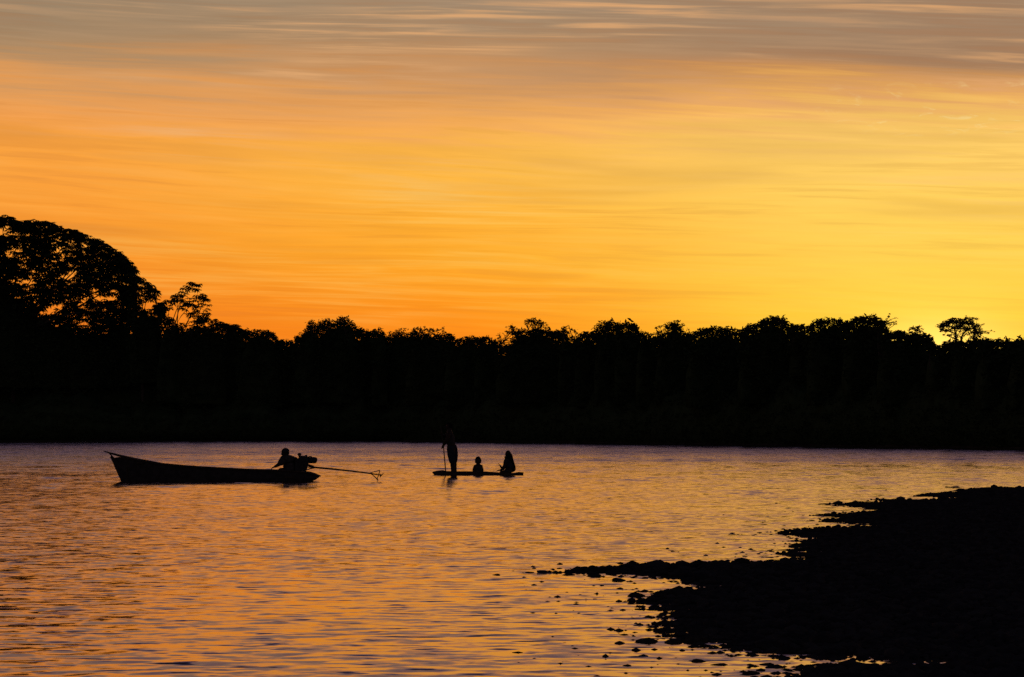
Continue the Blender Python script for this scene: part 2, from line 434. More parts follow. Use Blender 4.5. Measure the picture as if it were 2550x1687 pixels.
def star_leaves(cent, R, k=8):
    """palmate umbrella leaves: k drooping lobes round each centre"""
    n = len(cent)
    if n == 0: return np.zeros((0, 3)), np.zeros((0, 3), int)
    R = np.broadcast_to(R, (n,))
    rot = rng.random(n) * 6.28
    tilt = rng.normal(0, .22, (n, 2))
    a = (rot[:, None] + np.arange(k)[None] * (2 * math.pi / k) + rng.normal(0, .12, (n, k)))
    L = R[:, None] * (.8 + .4 * rng.random((n, k)))
    ca, sa = np.cos(a), np.sin(a)
    droop = .35 + .45 * rng.random((n, k))
    def pt(f, w, dz):
        x = ca * L * f - sa * L * w; y = sa * L * f + ca * L * w
        z = -L * dz * droop + x * tilt[:, :1] + y * tilt[:, 1:]
        return np.stack([x, y, z], -1) + cent[:, None]
    V = np.stack([pt(.05, 0, -.03), pt(.62, .17, .30), pt(1.0, 0, .95), pt(.62, -.17, .30)], 2).reshape(-1, 3)
    return V, np.arange(len(V)).reshape(-1, 4)
def merge(parts):
    Vs, Fs, n = [], [], 0
    for V, F_ in parts:
        if len(V) == 0: continue
        Vs.append(V); Fs.append(F_ + n); n += len(V)
    return np.concatenate(Vs), np.concatenate(Fs)

def core_surface(u0, u1, H, Rd, zb, seed, nu=26, nv=12):
    """lumpy closed dome of dense inner foliage; H(u) top heights, u along the bank, v in depth"""
    us = np.linspace(u0, u1, nu); vs = np.linspace(-1, 1, nv)
    U, Vv = np.meshgrid(us, vs, indexing='ij')
    Hh = H(us)[:, None] * np.ones_like(Vv)
    tt = np.linspace(-1, 1, nu)[:, None]
    prof = np.sqrt(np.clip(1 - Vv ** 2, 0, 1)) ** .8 * (1 - .55 * np.abs(tt) ** 5)
    Z = zb + (np.maximum(Hh, zb + .05) - zb) * prof - .5 * (vnoise(U * 1.1, Vv * 3, seed)) * prof
    X = U + .5 * (vnoise(U * .8, Vv * 4, seed + 3) - .5)
    D = Vv * Rd * (1 + .25 * (vnoise(U * .5, Vv * 2, seed + 5) - .5))
    P = np.stack([X, D, Z], -1).reshape(-1, 3)
    idx = np.arange(nu * nv).reshape(nu, nv)
    Fq = np.stack([idx[:-1, :-1], idx[1:, :-1], idx[1:, 1:], idx[:-1, 1:]], -1).reshape(-1, 4)
    lo = P.copy(); lo[:, 2] = zb - .4 + .3 * vnoise(P[:, 0], P[:, 1], seed)
    Fl = Fq[:, ::-1] + len(P)
    n = len(P); side = []
    ring = list(idx[0, :]) + list(idx[1:, -1]) + list(idx[-1, ::-1][1:]) + list(idx[::-1, 0][1:-1])
    for i in range(len(ring)):
        a, c2 = ring[i], ring[(i + 1) % len(ring)]; side.append((a, c2, c2 + n, a + n))
    return np.concatenate([P, lo]), np.concatenate([Fq, Fl, np.array(side)])

# skyline of the whole far bank, in photo pixels (x, y)
SKY = [(-300, 640), (-120, 560), (0, 538), (21, 532), (56, 556), (74, 550), (115, 547), (148, 563), (183, 569), (207, 578), (218, 591), (245, 594), (269, 609), (292, 624),
 (319, 645), (332, 662), (330, 700), (345, 775), (400, 800), (470, 818), (494, 812), (515, 806), (555, 801), (591, 807), (605, 822), (650, 819), (679, 825), (691, 840), (706, 848), (736, 840),
 (762, 820), (789, 804), (815, 788), (833, 795), (845, 787), (868, 787), (883, 798), (895, 813), (901, 818), (928, 824), (934, 814), (951, 814), (962, 828), (975, 827),
 (990, 818), (1007, 816), (1022, 828), (1031, 815), (1060, 812), (1075, 816), (1102, 811), (1117, 826), (1137, 841), (1164, 836), (1182, 833), (1193, 842), (1205, 836),
 (1229, 844), (1238, 849), (1254, 864), (1262, 856), (1275, 826), (1300, 806), (1315, 796), (1333, 795), (1360, 805), (1371, 819), (1389, 823), (1414, 832), (1437, 841), (1446, 830),
 (1457, 824), (1481, 827), (1490, 818), (1500, 800), (1531, 792), (1541, 807), (1563, 798), (1584, 807), (1590, 820), (1613, 825), (1625, 833), (1634, 845), (1645, 818),
 (1655, 804), (1687, 800), (1712, 815), (1720, 833), (1732, 824), (1746, 816), (1770, 812), (1805, 813), (1835, 820), (1850, 821), (1862, 808), (1885, 806), (1897, 793),
 (1921, 785), (1947, 788), (1962, 796), (1971, 809), (1998, 804), (2012, 812), (2027, 798), (2057, 790), (2086, 791), (2104, 803), (2119, 794), (2145, 787), (2172, 784),
 (2190, 792), (2196, 806), (2216, 822), (2252, 829), (2275, 830), (2305, 831), (2317, 846), (2328, 862), (2352, 859), (2372, 849), (2400, 846), (2441, 846), (2456, 842), (2475, 847), (2500, 841), (2523, 854),
 (2532, 843), (2550, 838), (2620, 830), (2700, 845), (2800, 820), (2950, 840), (3200, 810)]
sk_x = np.array([p[0] for p in SKY], float); sk_y = np.array([p[1] for p in SKY], float)

tree_count = [0]
def limb_curve(a, b_, sag=.15, n=6):
    a, b_ = Vector(a), Vector(b_)
    L = (b_ - a).length
    off = Vector((random.uniform(-1, 1), random.uniform(-1, 1), random.uniform(.2, 1))) * L * sag
    return [a.lerp(b_, t_) + off * math.sin(math.pi * t_) * (1 - .3 * t_) for t_ in [i / (n - 1) for i in range(n)]]

def make_tree(name, x0, x1, label, back=4.0, sky=None, solid=9.0, lacy=0.0, hole=.45, base_z=.5, low=.25, clump=.42, k=6,
              dens=1.0, star=None, stem=None, m=None, core=True, depth=None, margin=16, thick=.5, cat='tree'):
    """One tree of the far bank between photo columns x0..x1, standing `back` metres behind the shoreline.
    solid: how far below the skyline its dense foliage begins; lacy: share of loose clumps above it."""
    tree_count[0] += 1; sd_ = tree_count[0] * 17
    xc = (x0 + x1) / 2
    D = shore_D(xc) + back
    cx = x_at(xc, D)
    sc = F / D                                        # pixels per metre there
    zb0 = 1.4
    root = empty(name, (cx, D, zb0))
    tag(root, label, cat, 'trees along the far bank')
    sx = sk_x if sky is None else np.array([p[0] for p in sky], float)
    sy = sk_y if sky is None else np.array([p[1] for p in sky], float)
    def toppx(px):
        y = np.interp(px, sx, sy)
        e = np.maximum(0, np.maximum(x0 - px, px - x1))
        return y + (e / max(margin, 1)) ** 2 * 40
    def solid_y(px):
        if callable(solid): return solid(px)
        return toppx(px) + solid
    def U2px(u): return xc + u * sc
    def H(u): return HC + (Y0 - solid_y(U2px(u))) / sc - zb0
    u0, u1 = (x0 - margin - xc) / sc, (x1 + margin - xc) / sc
    W = u1 - u0; Rd = depth or max(2.5, min(W * .5, 8.0))
    Hmax = float(np.max(HC + (Y0 - toppx(np.linspace(x0, x1, 30))) / sc - zb0))
    zlow = Hmax * low
    parts = []
    if core:
        CV, CF = core_surface(u0 + .2, u1 - .2, lambda u: H(u) - .35, Rd * .8, zlow, sd_, nu=max(14, int(W * 2.2)))
        parts.append((CV, CF))
        # leaf clumps all over the dense part: rim, front and back
        n = int(W * 75 * dens)
        u = rng.uniform(u0, u1, n); v = rng.uniform(-1, 1, n)
        top = zlow + (H(u) - zlow) * np.sqrt(1 - v ** 2) ** .8
        z = top - rng.random(n) ** 2 * .5
        px = U2px(u); lim = HC + (Y0 - toppx(px)) / sc - zb0
        z = np.minimum(z, lim - .12)
        parts.append(leaf_quads(np.stack([u, v * Rd, z], -1), clump * rng.uniform(.7, 1.3, n), k))
        n = int(W * 40 * dens)
        u = rng.uniform(u0, u1, n); f = rng.random(n)
        z = zlow - .6 + (H(u) - zlow + .6) * f
        v = np.sqrt(np.clip(1 - (np.clip((z - zlow) / np.maximum(H(u) - zlow, .1), 0, .99)) ** 2.5, 0, 1)) * -1
        parts.append(leaf_quads(np.stack([u, v * Rd * (.85 + .2 * rng.random(n)), z], -1), clump * rng.uniform(.8, 1.5, n), k))
    # dense ragged rim right on the skyline
    n = int((x1 - x0) * 1.1 * dens / max(clump * sc / 9, .5) * (0.55 if lacy else 1.5))
    px = rng.uniform(x0 - margin * .6, x1 + margin * .6, n)
    jag = (9 * (vnoise(px / 11.0, px * 0 + sd_, sd_ + 1) - .45)) if star else (5 * (vnoise(px / 6.0, px * 0 + sd_, sd_ + 1) - .5))
    dep = rng.random(n) ** 1.3 * (solid + 6 if not callable(solid) else 22)
    y = toppx(px) + 3.0 + dep - jag
    keep = vnoise(px / 7.0, y / 7.0 + sd_, sd_) > (.38 if not lacy else hole)
    px, y = px[keep], y[keep]
    u = (px - xc) / sc; z = HC + (Y0 - y) / sc - zb0
    rim = np.stack([u, rng.normal(0, Rd * .3, len(u)), z], -1)
    loose = rim
    if lacy:
        n = int((x1 - x0) * lacy)
        px = rng.uniform(x0, x1, n)
        ty = toppx(px); so = np.maximum(solid_y(px), ty + 4) if callable(solid) else toppx(px) + solid
        y = ty + 4 + rng.random(n) * (so - ty)
        keep = fbm(px / 26.0, y / 20.0 + sd_, 2, sd_) > hole
        px, y = px[keep], y[keep]
        l2 = np.stack([(px - xc) / sc, rng.normal(0, Rd * .35, len(px)), HC + (Y0 - y) / sc - zb0], -1)
        loose = np.concatenate([rim, l2])
    if star: parts.append(star_leaves(loose, star * rng.uniform(.65, 1.2, len(loose))))
    else: parts.append(leaf_quads(loose, clump * rng.uniform(.6, 1.05, len(loose)), k, flat=.3))
    V, Fq = merge(parts)
    link_mesh('crown', np_mesh('crown', V, Fq), m or M_leaf, root)
    # trunk with limbs that carry the crown
    mb = MB()
    sxp = (stem - xc) / sc if stem else random.uniform(-.15, .15) * W
    th = Hmax * .55
    r0 = max(.10, min(.45, Hmax * .022)) * (thick / .5)
    fork = (sxp, 0, th * .75)
    mb.tube(limb_curve((sxp + random.uniform(-.3, .3), 0, -.9), fork, .04, 7), [r0 * (1 - .07 * i) for i in range(7)], 8)
    pts = loose[rng.permutation(len(loose))[:max(6, int(W * 1.6))]] if len(loose) > 8 else rim
    limbs = []
    for p in pts[:40]:
        c_ = limb_curve(fork, p, .14, 7)
        mb.tube(c_, [r0 * .55 * (1 - .13 * i) * .8 for i in range(7)], 5); limbs += c_[2:]
    if lacy:                                           # twigs out to the loose clumps
        LA = np.array([tuple(q_) for q_ in limbs])
        for p in loose[:420]:
            d = np.sum((LA - p) ** 2, 1) + np.where(LA[:, 2] > p[2], 2.0, 0)
            a = LA[int(np.argmin(d))]
            mb.tube(limb_curve(a, p, .08, 3), [.035, .028, .02], 3, caps=False)
    mb.build('trunk', M_bark, root)
    return root

# --- the forest, tree by tree (label says which one)
def s_big(px):   # lower edge of the airy part of the giant tree's crown
    return np.interp(px, [-300, 0, 30, 80, 110, 150, 200, 260, 300, 335], [700, 705, 740, 790, 805, 822, 835, 835, 826, 800])
SKYBIG = [(-300, 640), (-120, 560), (0, 536), (21, 530), (56, 553), (74, 547), (115, 545), (148, 561), (183, 567), (207, 576), (218, 589), (245, 592), (269, 606), (292, 620), (319, 642), (333, 664), (336, 700), (345, 760)]
make_tree('giant_tree', -230, 336, 'giant spreading tree towering over the left bank, sky showing through its broad domed crown', back=9, sky=SKYBIG, solid=s_big,
          lacy=15.5, hole=.345, star=.62, low=.2, dens=1.1, depth=4.5, margin=5, thick=.42, stem=40, base_z=.6)
make_tree('umbrella_leaved_tree', 326, 404, 'small tree with drooping star-shaped leaves leaning out from the right side of the giant tree', back=7,
          sky=[(320, 668), (340, 683), (348, 686), (360, 694), (371, 700), (385, 714), (392, 720), (398, 745), (404, 756)], solid=lambda p: np.interp(p, [320, 350, 404], [740, 778, 770]),
          lacy=3.0, hole=.40, star=.55, margin=4, low=.3, depth=2.5, stem=352, thick=.28)
make_tree('umbrella_leaved_tree', 400, 520, 'leggy open tree with star-shaped leaf whorls on bare stems, tallest twig bent to the right', back=8,
          sky=[(400, 762), (409, 745), (419, 740), (436, 728), (447, 722), (462, 712), (474, 697), (486, 699), (499, 708), (506, 728), (512, 738), (521, 745), (524, 760)],
          solid=lambda p: np.interp(p, [400, 425, 445, 520], [775, 800, 822, 822]), lacy=2.3, hole=.44, star=.55, margin=3, low=.3, depth=2.2, stem=430, dens=.8, thick=.28)
TREES = [
 (404, 470, 'low dense bush crown filling the gap under the leggy open tree', dict(solid=6, back=5, sky=[(395, 770), (420, 800), (445, 826), (475, 826)])),
 (466, 560, 'flat low crown with small tufts, next right of the leggy open tree', dict(lacy=.35, solid=12, star=.42)),
 (552, 612, 'small rounded crown with a spiky tuft on top, left of a level treetop', dict(solid=8, star=.4)),
 (606, 702, 'level-topped low tree sloping down to the deepest notch in the left skyline', dict(solid=7)),
 (700, 742, 'lowest dark treetop at the bottom of the left skyline notch', dict(solid=6)),
 (738, 800, 'tree with small upright tufts climbing the left shoulder of the large dome', dict(lacy=.8, solid=16, hole=.42, sky=[(735, 842), (742, 824), (752, 828), (762, 806), (775, 795), (786, 800), (792, 806), (805, 796)])),
 (792, 902, 'large dome-shaped tree with see-through twigs along its right edge', dict(lacy=.9, solid=14, hole=.48, dens=1.2)),
 (898, 932, 'plain low treetop just right of the large dome', dict(solid=6)),
 (930, 966, 'small square-topped tree standing up above the low treetops', dict(lacy=.7, solid=13, margin=6)),
 (962, 1026, 'small rounded tree between the square-topped one and the twiggy one', dict(lacy=.5, solid=12)),
 (1020, 1122, 'wide twiggy tree with a ragged airy top left of the standing poler', dict(lacy=1.3, solid=22, hole=.46)),
 (1116, 1196, 'low flat treetop with a few bare sprigs above the standing poler', dict(lacy=.3, solid=8)),
 (1190, 1246, 'low treetop sloping down to the notch right of the standing poler', dict(solid=6)),
 (1240, 1396, 'broad lacy tree with an arched open top and a ragged branch on its left', dict(lacy=2.0, hole=.46, dens=1.1, margin=6,
     sky=[(1236, 850), (1244, 830), (1258, 826), (1262, 806), (1275, 803), (1284, 812), (1292, 806), (1303, 803), (1315, 794), (1333, 793), (1345, 797), (1360, 804), (1371, 816), (1389, 822), (1396, 828)],
     solid=lambda p: np.interp(p, [1236, 1262, 1285, 1300, 1345, 1370, 1396], [872, 866, 832, 822, 822, 826, 832]))),
 (1392, 1440, 'little flat-topped tree with a tilted crown beside the broad lacy tree', dict(lacy=.9, hole=.42, margin=3, sky=[(1390, 826), (1404, 813), (1413, 809), (1421, 815), (1430, 818), (1438, 822), (1441, 836)],
     solid=lambda p: np.interp(p, [1390, 1415, 1442], [832, 836, 848]))),
 (1438, 1486, 'low smooth rounded treetop left of the tallest ragged crown', dict(solid=7)),
 (1478, 1544, 'ragged upright tree with jagged open branches, tallest at mid skyline', dict(lacy=1.4, hole=.42, margin=4, sky=[(1476, 815), (1480, 804), (1490, 803), (1498, 796), (1515, 796), (1531, 788), (1540, 796), (1546, 812)],
     solid=lambda p: np.interp(p, [1478, 1492, 1505, 1546], [835, 834, 812, 812]))),
 (1540, 1596, 'smooth compact dome pressed against the ragged upright tree', dict(solid=7, dens=1.2)),
 (1592, 1636, 'small sloping treetop falling to a narrow notch', dict(lacy=.4, solid=10)),
 (1630, 1724, 'round tree with airy loops of twigs on both sides', dict(lacy=1.3, hole=.47, margin=4, sky=[(1629, 828), (1632, 812), (1645, 806), (1655, 803), (1670, 801), (1687, 797), (1700, 803), (1714, 812), (1720, 828), (1724, 838)],
     solid=lambda p: np.interp(p, [1630, 1655, 1668, 1692, 1705, 1724], [846, 832, 808, 810, 832, 838]))),
 (1718, 1852, 'long low tree with an almost level finely ragged top', dict(solid=8, lacy=.15)),
 (1848, 1980, 'tall broad-shouldered dome left of a shallow dip in the skyline', dict(solid=9, lacy=.3, dens=1.2)),
 (1974, 2022, 'small tree sunk in the dip between the two broadest right-hand crowns', dict(solid=9, lacy=.4)),
 (2016, 2110, 'broad level crown with pinholes of sky near its left edge', dict(solid=10, lacy=.5)),
 (2104, 2200, 'highest crown of the right half, its edge breaking up into leaves', dict(solid=9, lacy=.3, dens=1.2)),
 (2190, 2250, 'thin see-through tree of bare curling branches on the flank of the highest right crown', dict(core=False, lacy=1.0, hole=.54, margin=1, depth=2.0, stem=2206, thick=.35, dens=.6, clump=.24,
     sky=[(2188, 800), (2196, 788), (2206, 783), (2219, 781), (2232, 792), (2244, 803), (2240, 818), (2250, 826)], solid=lambda p: np.interp(p, [2188, 2250], [812, 822]))),
 (2194, 2316, 'long smooth treetop sloping down towards the bright gap', dict(solid=6)),
 (2266, 2296, 'tiny lone tree poking above the long sloping treetop', dict(core=False, lacy=.8, hole=.45, margin=0, depth=1.2, stem=2280, thick=.3, dens=.5, clump=.22, sky=[(2265, 815), (2270, 809), (2282, 811), (2292, 808), (2296, 814)],
     solid=lambda p: np.interp(p, [2265, 2296], [824, 822]))),
 (2310, 2376, 'lowest treetop in the bright gap where the sun has gone down', dict(solid=5, margin=5)),
 (2372, 2446, 'low rounded bushes of foliage under the lone flat-topped tree', dict(solid=6, lacy=.2)),
 (2440, 2528, 'low treetop right of the lone flat-topped tree', dict(solid=7, lacy=.3)),
 (2520, 2640, 'treetop running out of the picture at the right edge', dict(solid=7, lacy=.3)),
]
for i, (a, c_, lb, kw) in enumerate(TREES):
    kw = dict(kw)
    kw.setdefault('back', 3.5 + (i * 37 % 5) * .9)
    kw.setdefault('m', M_leaf2 if i % 3 == 1 else M_leaf)
    kw.setdefault('margin', 10)
    kw.setdefault('clump', .36)
    make_tree('forest_tree', a, c_, lb, **kw)
for a, c_, lb in ((-620, -220, 'tall round-crowned tree beyond the left edge, beside the giant tree'), (2630, 2760, 'tree just beyond the right edge of the picture'), (2750, 3000, 'tree farther beyond the right edge of the picture')):
    make_tree('forest_tree', a, c_, lb, clump=.6, solid=8, **(dict(sky=[(-620, 800), (-590, 740), (-520, 690), (-430, 668), (-340, 672), (-270, 700), (-230, 740), (-200, 800)]) if a < 0 else {}))

# the lone flat-topped tree against the glow
def flat_tree():
    D = shore_D(2390) + 5; sc = F / D; xc = 2386; zb = 1.4
    root = empty('flat_topped_tree', (x_at(xc, D), D, zb))
    tag(root, 'lone flat-topped umbrella tree on thin stems, silhouetted against the brightest sky', 'tree', 'trees along the far bank')
    Pm = lambda px, py, v=0.0: ((px - xc) / sc, v, HC + (Y0 - py) / sc - zb)
    mb = MB()
    stems = [((2384, 880), (2381, 846), (2380, 832), (2376, 818)), ((2428, 880), (2425, 846), (2426, 832), (2431, 824)), ((2392, 880), (2394, 846), (2398, 833), (2408, 822))]
    limbs = []
    for s in stems:
        mb.tube([Pm(*p) for p in s], [.13, .10, .08, .06], 6)
        limbs += [Pm(*p) for p in s[1:]]
    tiers = [(2331, 2375, 812, 5, 60), (2340, 2362, 822, 4, 26), (2346, 2410, 802, 6, 130), (2360, 2426, 795, 5, 130), (2385, 2436, 806, 7, 110), (2366, 2402, 818, 6, 50), (2400, 2442, 818, 7, 80),
             (2412, 2450, 830, 5, 60), (2354, 2378, 834, 3, 16), (2420, 2440, 840, 6, 40), (2388, 2400, 838, 5, 20)]
    ce = []
    for x0, x1, yy, th, n in tiers:
        for _ in range(n):
            px = random.uniform(x0, x1); mid = (x0 + x1) / 2; e = (px - mid) / ((x1 - x0) / 2)
            ce.append(Pm(px, yy + e * e * th * .8 + random.gauss(0, th * .45), random.gauss(0, 1.4)))
    ce = np.array(ce)
    for x0, x1, yy, th, n in tiers:
        for t_ in (.15, .5, .85):
            tgt = Pm(x0 + (x1 - x0) * t_, yy + 2, random.gauss(0, 1.0)); o = min(limbs, key=lambda q_: (Vector(q_) - Vector(tgt)).length + (3 if q_[2] > tgt[2] else 0))
            cc_ = limb_curve(o, tgt, .1, 5); mb.tube(cc_, [.06, .05, .045, .035, .025], 4); limbs += [tuple(v) for v in cc_[3:]]
    LA = np.array(limbs)
    for p in ce[::2]:
        a = LA[int(np.argmin(np.sum((LA - p) ** 2, 1)))]
        mb.tube(limb_curve(a, p, .05, 3), [.03, .022, .015], 3, caps=False)
    V, Fq = leaf_quads(ce[::2], .19 * rng.uniform(.7, 1.3, len(ce[::2])), 6, flat=.55)
    link_mesh('crown', np_mesh('crown', V, Fq), M_leaf, root)
    mb.build('trunk', M_bark, root)
flat_tree()

# the bent bare twig right of the leggy tree and small spikes: part of nothing else, thin saplings
def sapling(path, tufts, label):
    px0 = path[0][0]; D = shore_D(px0) + 6.5; sc = F / D; zb = 1.3
    root = empty('sapling', (x_at(px0, D), D, zb)); tag(root, label, 'sapling', 'trees along the far bank')
    Pm = lambda px, py, v=0.0: ((px - px0) / sc, v, HC + (Y0 - py) / sc - zb)
    mb = MB(); mb.tube([Pm(*p) for p in path], [.09 - .05 * i / (len(path) - 1) for i in range(len(path))], 5)
    ce = []
    for x, y, n, s in tufts:
        o = min(path, key=lambda p: abs(p[0] - x) + abs(p[1] - y))
        mb.tube([Pm(*o), Pm(x, y)], [.035, .025], 4)
        ce += [Pm(x + random.gauss(0, s), y + random.gauss(0, s * .5), random.gauss(0, .4)) for _ in range(n)]
    mb.build('trunk', M_bark, root)
    V, Fq = star_leaves(np.array(ce), .5 * rng.uniform(.6, 1.1, len(ce)))
    link_mesh('crown', np_mesh('crown', V, Fq), M_leaf, root)
sapling([(488, 1040), (490, 900), (492, 800), (497, 775), (503, 760), (509, 747)], [(509, 742, 7, 5), (515, 744, 6, 5), (505, 792, 16, 8), (516, 798, 12, 7), (495, 800, 14, 8), (498, 812, 16, 10)],
        'thin bare-stemmed sapling bending right, a single leaf tuft at its tip')
sapling([(541, 1040), (541, 900), (541, 815), (538, 800)], [(536, 797, 4, 3), (543, 801, 4, 3), (540, 806, 5, 3)], 'tiny feathery sprig of a sapling just left of the spiky-tufted crown')

# forest behind the front trees: nobody could count it
def masses():
    pxs = np.arange(-2600, 3900, 16.0)
    vs = np.linspace(0, 1, 9)
    V = []; C = []
    for i, px in enumerate(pxs):
        y = np.interp(px, sk_x, sk_y, left=700, right=815)
        y = min(max(y, 815), 860) if px > 330 else max(y + 120, 800)
        y = y + 26 + 10 * vnoise(px * .03, 1, 4)
        D = shore_D(px)
        for j, v in enumerate(vs):
            d = D + 7 + v * 45
            k_ = 1.0 if v > 0 else .05
            H = (HC + (Y0 - y) * (D + 10) / F)
            V.append((x_at(px, d), d, 1.2 if v == 0 else H * (.96 + .06 * vnoise(px * .05, v * 6, 8)) + (0 if v < 1 else -H + 2)))
    V = np.array(V); n, m_ = len(pxs), len(vs); idx = np.arange(n * m_).reshape(n, m_)
    Fq = np.stack([idx[:-1, :-1], idx[1:, :-1], idx[1:, 1:], idx[:-1, 1:]], -1).reshape(-1, 4)
    sel = rng.integers(0, len(V), 9000); ce = V[sel] + rng.normal(0, .8, (9000, 3)) * np.array([1, 1, .35]) - np.array([0, 0, .3])
    L = leaf_quads(ce, .7, 5)
    VV, FF = merge([(V, Fq), L])
    tag(link_mesh('forest', np_mesh('forest', VV, FF), M_leaf), 'dense dark rainforest mass behind the front row of trees', None, None, 'stuff')
    # undergrowth overhanging the water's edge
    pxs = np.arange(-2400, 3700, 7.0); prof = [(.6, .04), (-.1, .5), (-.35, 1.3), (.1, 2.6), (1.6, 4.2), (4.5, 5.2), (8, 4.8), (8.2, 1.0)]
    V = []
    for px in pxs:
        D = shore_D(px); h = .65 + .6 * fbm(px * .02, 2, 3, 9); w = .8 * (fbm(px * .06, 4, 3, 12) - .5)
        for j, (o, z) in enumerate(prof):
            d = D + o + w * min(1, j * .5)
            V.append((x_at(px, d), d, z * (h if j > 1 else 1)))
    V = np.array(V); n, m_ = len(pxs), len(prof); idx = np.arange(n * m_).reshape(n, m_)
    Fq = np.stack([idx[:-1, :-1], idx[1:, :-1], idx[1:, 1:], idx[:-1, 1:]], -1).reshape(-1, 4)
    ok = np.where((np.arange(len(V)) % m_ < 6) & (np.arange(len(V)) % m_ > 0))[0]
    sel = ok[rng.integers(0, len(ok), 22000)]; ce = V[sel] + rng.normal(0, .35, (22000, 3)); ce[:, 2] = np.maximum(ce[:, 2], .3)
    L = leaf_quads(ce, .33, 5)
    VV, FF = merge([(V, Fq), L])
    VV[:, 2] = np.maximum(VV[:, 2], .02)
    tag(link_mesh('undergrowth', np_mesh('undergrowth', VV, FF), M_leaf), 'unbroken dark riverside undergrowth along the far waterline', None, None, 'stuff')
masses()

# ------------------------------------------------------------------ gravel bar
BAR = [(3300, 1196), (2800, 1206), (2550, 1213), (2480, 1214), (2410, 1218), (2395, 1222), (2310, 1232), (2270, 1236), (2380, 1240), (2330, 1245), (2178, 1244), (2180, 1251),
 (2060, 1256), (2120, 1262), (2180, 1270), (2200, 1275), (2060, 1280), (2030, 1285), (2120, 1290), (2050, 1297), (2100, 1303), (2235, 1311), (2100, 1314), (1990, 1318), (1945, 1323), (1960, 1332), (2030, 1338),
 (2095, 1344), (2010, 1348), (1985, 1358), (2020, 1368), (1975, 1380), (2010, 1388), (1975, 1396), (1900, 1402), (1800, 1404), (1700, 1407), (1590, 1410), (1480, 1419), (1392, 1427), (1480, 1429), (1565, 1426),
 (1605, 1432), (1660, 1438), (1700, 1446), (1745, 1454), (1800, 1462), (1740, 1470), (1650, 1474), (1640, 1488), (1632, 1500), (1690, 1516), (1730, 1532), (1740, 1546), (1700, 1555), (1700, 1575), (1760, 1592),
 (1800, 1604), (1840, 1614), (1900, 1626), (1975, 1632), (2060, 1636), (2120, 1634), (2180, 1636), (2240, 1642), (2330, 1645), (2400, 1655), (2330, 1660), (2200, 1664), (2080, 1664), (2040, 1672), (2030, 1684), (1950, 1700), (1850, 1760), (2100, 1900), (2600, 2200),
 (4200, 2600), (5200, 2600), (5200, 1500), (4200, 1240)]
POOLS = [[(2075, 1647), (2110, 1645), (2120, 1652), (2085, 1656)], [(2130, 1649), (2170, 1648), (2165, 1654), (2130, 1655)], [(2108, 1636), (2140, 1636), (2136, 1643), (2112, 1642)],
 [(2205, 1643), (2230, 1643), (2222, 1647), (2208, 1647)], [(2240, 1646), (2276, 1646), (2268, 1650), (2244, 1650)], [(2286, 1645), (2306, 1645), (2300, 1649)], [(2332, 1652), (2360, 1652), (2350, 1656)],
 [(2190, 1654), (2215, 1652), (2206, 1660)], [(1985, 1372), (2020, 1372), (2010, 1378), (1990, 1378)], [(2044, 1373), (2058, 1373), (2054, 1378), (2046, 1378)], [(1790, 1523), (1802, 1523), (1800, 1530), (1791, 1530)],
 [(1822, 1460), (1846, 1460), (1836, 1466)], [(1880, 1610), (1895, 1609), (1890, 1615)], [(1712, 1515), (1728, 1515), (1722, 1520)], [(1990, 1394), (2010, 1392), (2004, 1398)]]
def poly_sd(px, py, poly):
    """signed distance in metres on the river plane, positive inside"""
    P = np.array([ground(x, y)[:2] for x, y in poly]); inside = np.zeros(px.shape, bool); dmin = np.full(px.shape, 1e9)
    for i in range(len(P)):
        a, c2 = P[i], P[(i + 1) % len(P)]
        d = c2 - a; L2 = (d ** 2).sum() + 1e-12
        t_ = np.clip(((px - a[0]) * d[0] + (py - a[1]) * d[1]) / L2, 0, 1)
        dmin = np.minimum(dmin, np.hypot(px - a[0] - t_ * d[0], py - a[1] - t_ * d[1]))
        cond = ((a[1] > py) != (c2[1] > py))
        xi = a[0] + (py - a[1]) * d[0] / (d[1] if abs(d[1]) > 1e-9 else 1e-9)
        inside ^= cond & (px < xi)
    return np.where(inside, dmin, -dmin)
def bar_height(x, y):
    s = poly_sd(x, y, BAR)
    n = fbm(x * 1.3, y * .9, 4, 21) - .5
    s = s + n * .30 * np.clip(y / 40, .4, 1.2) + (fbm(x * .9, y * 3.4, 3, 24) - .5) * 1.0 * np.exp(-np.abs(s) / .6)
    z = np.where(s > 0, .008 + .016 * (1 - np.exp(-s / 1.0)) + .085 * (1 - np.exp(-s / 14.0)), s * .10)
    z = z + np.where(s > -.6, (fbm(x * 4.5, y * 4.5, 3, 31) - .5) * .04, 0) + (fbm(x * .7, y * .5, 3, 33) - .5) * .04 * np.clip(s, 0, 1)
    z = np.where(z > 0, z * (.3 + .7 * np.clip((y - 19.0) / 5.0, 0, 1)), z)
    for p in POOLS:
        ps = poly_sd(x, y, p)
        z = np.where(ps > -.12, np.minimum(z, -.03 + np.maximum(-ps, 0) * .9), z)
    return z
